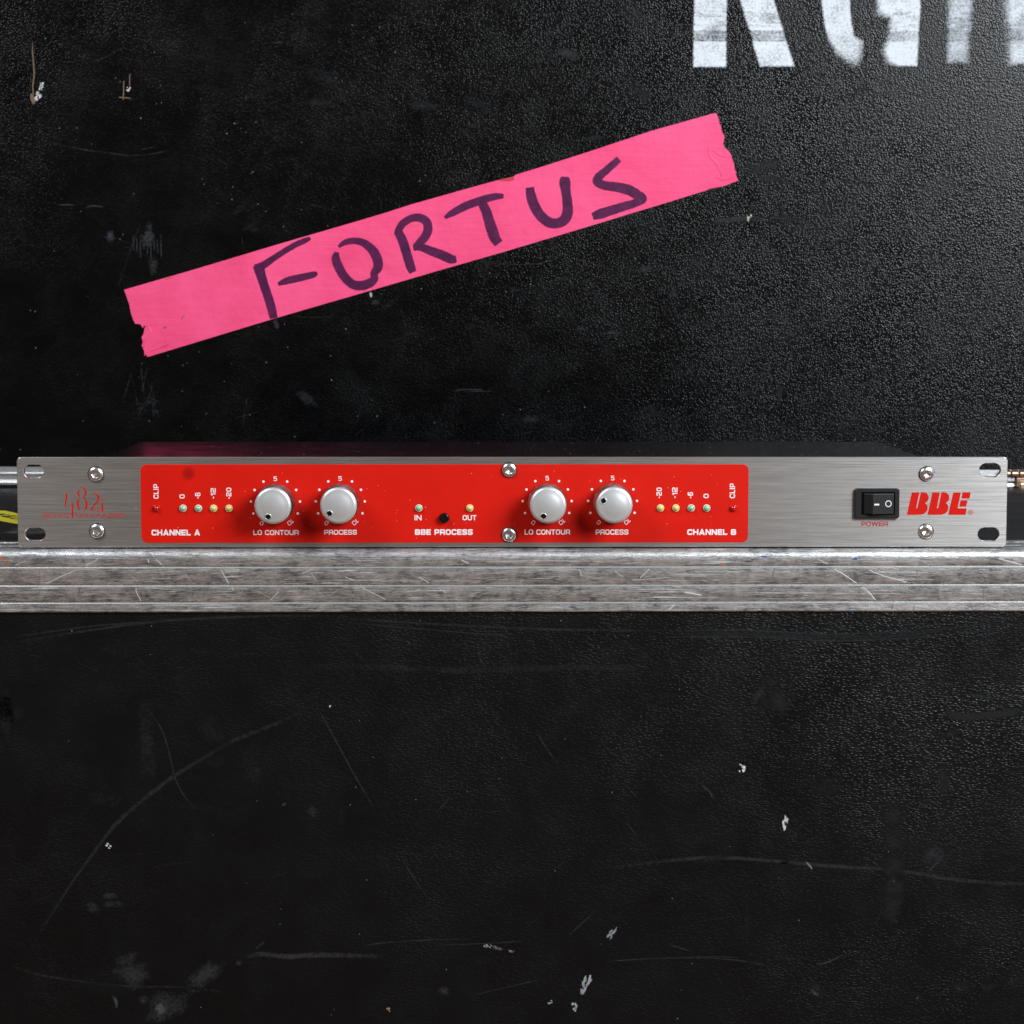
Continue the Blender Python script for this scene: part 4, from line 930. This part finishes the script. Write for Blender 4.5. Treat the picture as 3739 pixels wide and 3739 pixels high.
for (x, z), y, tx, tz, tw in zip([(-203.06,36.48),(-202.89,8.72)] + [(-2.21,38.37),(-2.25,6.8)] + [(201.64,36.44),(201.61,8.24)], (0, 0, RY, RY, 0, 0), (4, 2, 5, 2, 5, 3), (2, -1, 4, 1, 5, -2), (10, 35, 50, 20, 0, 70)):
    s_ = link('screw', s_me, None, unit); s_.location = (x * MM, y * MM, z * MM)
    s_.rotation_euler = (math.radians(tx), math.radians(tw), math.radians(tz))
    link('hex_socket', h_me, None, s_)
    link('shade_ring', shade_ring_me, None, s_)

# power rocker switch
(bx0, bz1), (bx1, bz0) = [(166.22,29.45),(188.18,14.73)]
(ox0, oz1), (ox1, oz0) = [(169.58,27.53),(185.84,16.77)]
bm = bmesh.new(); ob = rrect(bx0, bx1, bz0, bz1, 1.2, 6); ib = rrect(ox0, ox1, oz0, oz1, .25, 3)
plate(bm, [grow(ob, -.45), grow(ib, .2)], [ob, ib], -2.1, -1.65, 0.0)
power = from_bm('power_switch', bm, M['switch'], unit)
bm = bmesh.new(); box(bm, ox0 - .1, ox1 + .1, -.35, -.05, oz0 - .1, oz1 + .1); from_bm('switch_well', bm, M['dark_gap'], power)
x0, z1 = (170.68,26.98); xr = (174.74,26.98)[0]; x1, z0 = (185.51,16.99)
bm = bmesh.new(); pr = [(x0, -.4), (x0, -1.6), (x0 + .3, -2.0), (xr, -4.6), (x1 - .3, -2.7), (x1, -2.3), (x1, -.4)]
lo = [bm.verts.new((x * MM, y * MM, z0 * MM)) for x, y in pr]; hi = [bm.verts.new((x * MM, y * MM, z1 * MM)) for x, y in pr]
for i in range(len(pr)): j = (i + 1) % len(pr); bm.faces.new((lo[i], lo[j], hi[j], hi[i]))
bm.faces.new(lo); bm.faces.new(hi)
rk = from_bm('rocker', bm, M['switch'], power); bevel(rk, .22, 2, 12)
slope = (-2.7 + 4.6) / (x1 - .3 - xr); yat = lambda x: -4.6 + slope * (x - xr)
def tilt(bm, x_ref):
    for v in bm.verts: v.co.y = (yat(v.co.x / MM) - .03) * MM
bm = bmesh.new(); (ax, az), (bx2, bz2) = [(175.47,21.77),(177.93,21.77)]
flat_poly(bm, [(ax, az - .42), (bx2, az - .42), (bx2, az + .42), (ax, az + .42)], 0); tilt(bm, 0); from_bm('on_mark', bm, M['switch_mark'], power)
cx_, cz_ = (182.58,22.09)
bm = bmesh.new(); flat_ribbon(bm, [(cx_ + 1.42 * math.cos(2 * math.pi * i / 28), cz_ + 1.42 * math.sin(2 * math.pi * i / 28)) for i in range(28)], .42, 0, 0, True); tilt(bm, 0); from_bm('off_mark', bm, M['switch_mark'], power)
W('POWER', [(170.0,13.1),(183.03,10.78)], .19, 'dark_red_print', y=0, par=faceplate, gap=.11)

# maker's mark at the right
bm = bmesh.new()
B1 = [(297,228),(463,228),(393,580),(420,580),(497,224),(545,222),(610,236),(652,276),(672,330),(667,382),(640,428),(588,465),(624,490),(645,530),(648,575),(638,622),(610,668),(560,706),(498,724),(187,724)]
for poly in ([(194.47,27.39),(198.16,27.39),(196.73,19.56),(197.33,19.56),(198.92,27.48),(199.98,27.53),(201.43,27.21),(202.38,26.32),(202.84,25.12),(202.75,23.97),(202.17,22.94),(201.03,22.12),(201.83,21.56),(202.32,20.67),(202.4,19.67),(202.19,18.62),(201.59,17.6),(200.49,16.76),(199.12,16.36),(192.2,16.36)],
             [(204.58,27.39),(208.27,27.39),(206.85,19.56),(207.45,19.56),(209.03,27.48),(210.09,27.52),(211.54,27.21),(212.49,26.32),(212.96,25.12),(212.87,23.96),(212.28,22.94),(211.14,22.11),(211.95,21.56),(212.43,20.67),(212.52,19.67),(212.31,18.62),(211.71,17.6),(210.61,16.75),(209.24,16.35),(202.32,16.35)],
             [(214.81,27.39),(218.54,27.38),(217.08,19.55),(221.57,19.55),(221.01,16.34),(212.44,16.35)], [(219.32,27.45),(223.37,27.45),(222.82,24.33),(218.86,24.34)], [(218.43,23.45),(221.84,23.44),(221.27,20.37),(217.84,20.38)]):
    flat_poly(bm, poly, 0)
from_bm('logo', bm, M['red_print'], faceplate)
cx_, cz_ = (223.43,17.61)
bm = bmesh.new(); flat_ribbon(bm, [(cx_ + 1.18 * math.cos(2 * math.pi * i / 24), cz_ + 1.18 * math.sin(2 * math.pi * i / 24)) for i in range(24)], .24, 0, .02, True)
for i, (pts, cl, r) in enumerate(glyph('R', .8, .2)): flat_ribbon(bm, [(cx_ - .5 + px * 1.3, cz_ - .62 + pz * 1.25) for px, pz in (fillet(pts, r) if r else pts)], .24, 0, .03 + .005 * i)
from_bm('registered_mark', bm, M['dark_red_print'], faceplate)

# model mark at the left
bm = bmesh.new(); lvl = 0
kk = .0237
for s in ([(-217.21,26.93,36),(-217.65,24.16,32),(-218.04,21.81,28),(-218.29,20.54,18)], [(-218.48,20.58,11),(-216.38,20.58,9)], [(-214.76,22.51,34),(-214.72,21.57,34),(-214.5,20.75,40)], [(-214.79,20.58,14),(-214.28,20.39,42),(-213.72,20.25,12)], [(-214.64,19.81,30),(-214.62,17.57,36),(-214.66,15.31,36)],
          [(-211.15,28.9,6),(-211.68,28.03,28),(-211.75,26.74,32),(-211.31,25.92,26),(-210.74,25.43,8)], [(-210.86,29.75,6),(-209.78,29.84,14),(-208.76,29.21,26),(-208.08,27.8,38),(-208.34,26.46,32),(-209.11,25.1,14)], [(-209.22,25.14,14),(-208.31,23.92,30),(-207.75,22.27,40),(-207.94,20.39,34),(-208.98,18.37,10)], [(-211.08,24.67,8),(-211.89,23.45,32),(-212.01,21.8,38),(-211.71,20.04,34),(-210.73,18.56,10)],
          [(-205.06,26.93,6),(-203.7,26.9,18),(-202.5,26.15,34),(-201.91,24.86,38),(-202.54,23.21,30),(-204.02,21.33,24),(-205.17,19.8,28),(-205.51,18.79,36)], [(-205.81,18.7,12),(-202.31,18.65,12)], [(-202.47,18.46,28),(-201.68,18.46,28)], [(-200.62,23.96,28),(-199.96,23.96,28)], [(-200.17,22.62,34),(-200.16,18.17,38)]):
    q = smooth_line([(p[0], p[1], max(p[2] * kk, .24)) for p in s], 6)
    flat_ribbon(bm, [p[:2] for p in q], [p[2] for p in q], 0, .02 + .004 * (lvl % 5)); lvl += 1
from_bm('model_number', bm, M['red_print'], faceplate)
W('SONIC', [(-229.05,17.3),(-216.32,15.26)], .13, 'red_print', y=0, par=faceplate, gap=.17)
W('MAXIMIZER', [(-213.09,17.29),(-189.49,15.25)], .13, 'red_print', y=0, par=faceplate, gap=.17)

# dust on the unit
dc = Cover(0)
for k in range(70): dc.blob(random.uniform(-240, 240), random.uniform(2, 44), random.uniform(.12, .28), random.uniform(.12, .22), 0, random.uniform(1.0, 2.0), (.6, .58, .55), k)
dc.y = RY
for k in range(60): dc.blob(random.uniform(-178, 112), random.uniform(5, 41), random.uniform(.12, .3), random.uniform(.12, .22), 0, random.uniform(.7, 1.5), (.75, .45, .42), k)
dc.build('dust_specks', M['scuff'], unit, 'stuff')
sm = Cover(RY); sm.blob(*(-158.08,36.71), 4.2, 4.2, 0, .55, (.36, .005, .002), 2, 1.5, .08); sm.build('sensor_spot', M['soft_spot'], red_panel)  # added blurred spot: dust on the camera sensor, not a mark on the panel
tdc = Cover(-43.45, 'xy')
for k in range(90): tdc.blob(random.uniform(-190, 190), random.uniform(6, 140), random.uniform(.2, .5), random.uniform(.4, 1.6), 0, random.uniform(1.0, 2.0), (.30, .27, .28), k)
tdc.build('dust_specks', M['scuff'], unit, 'stuff')
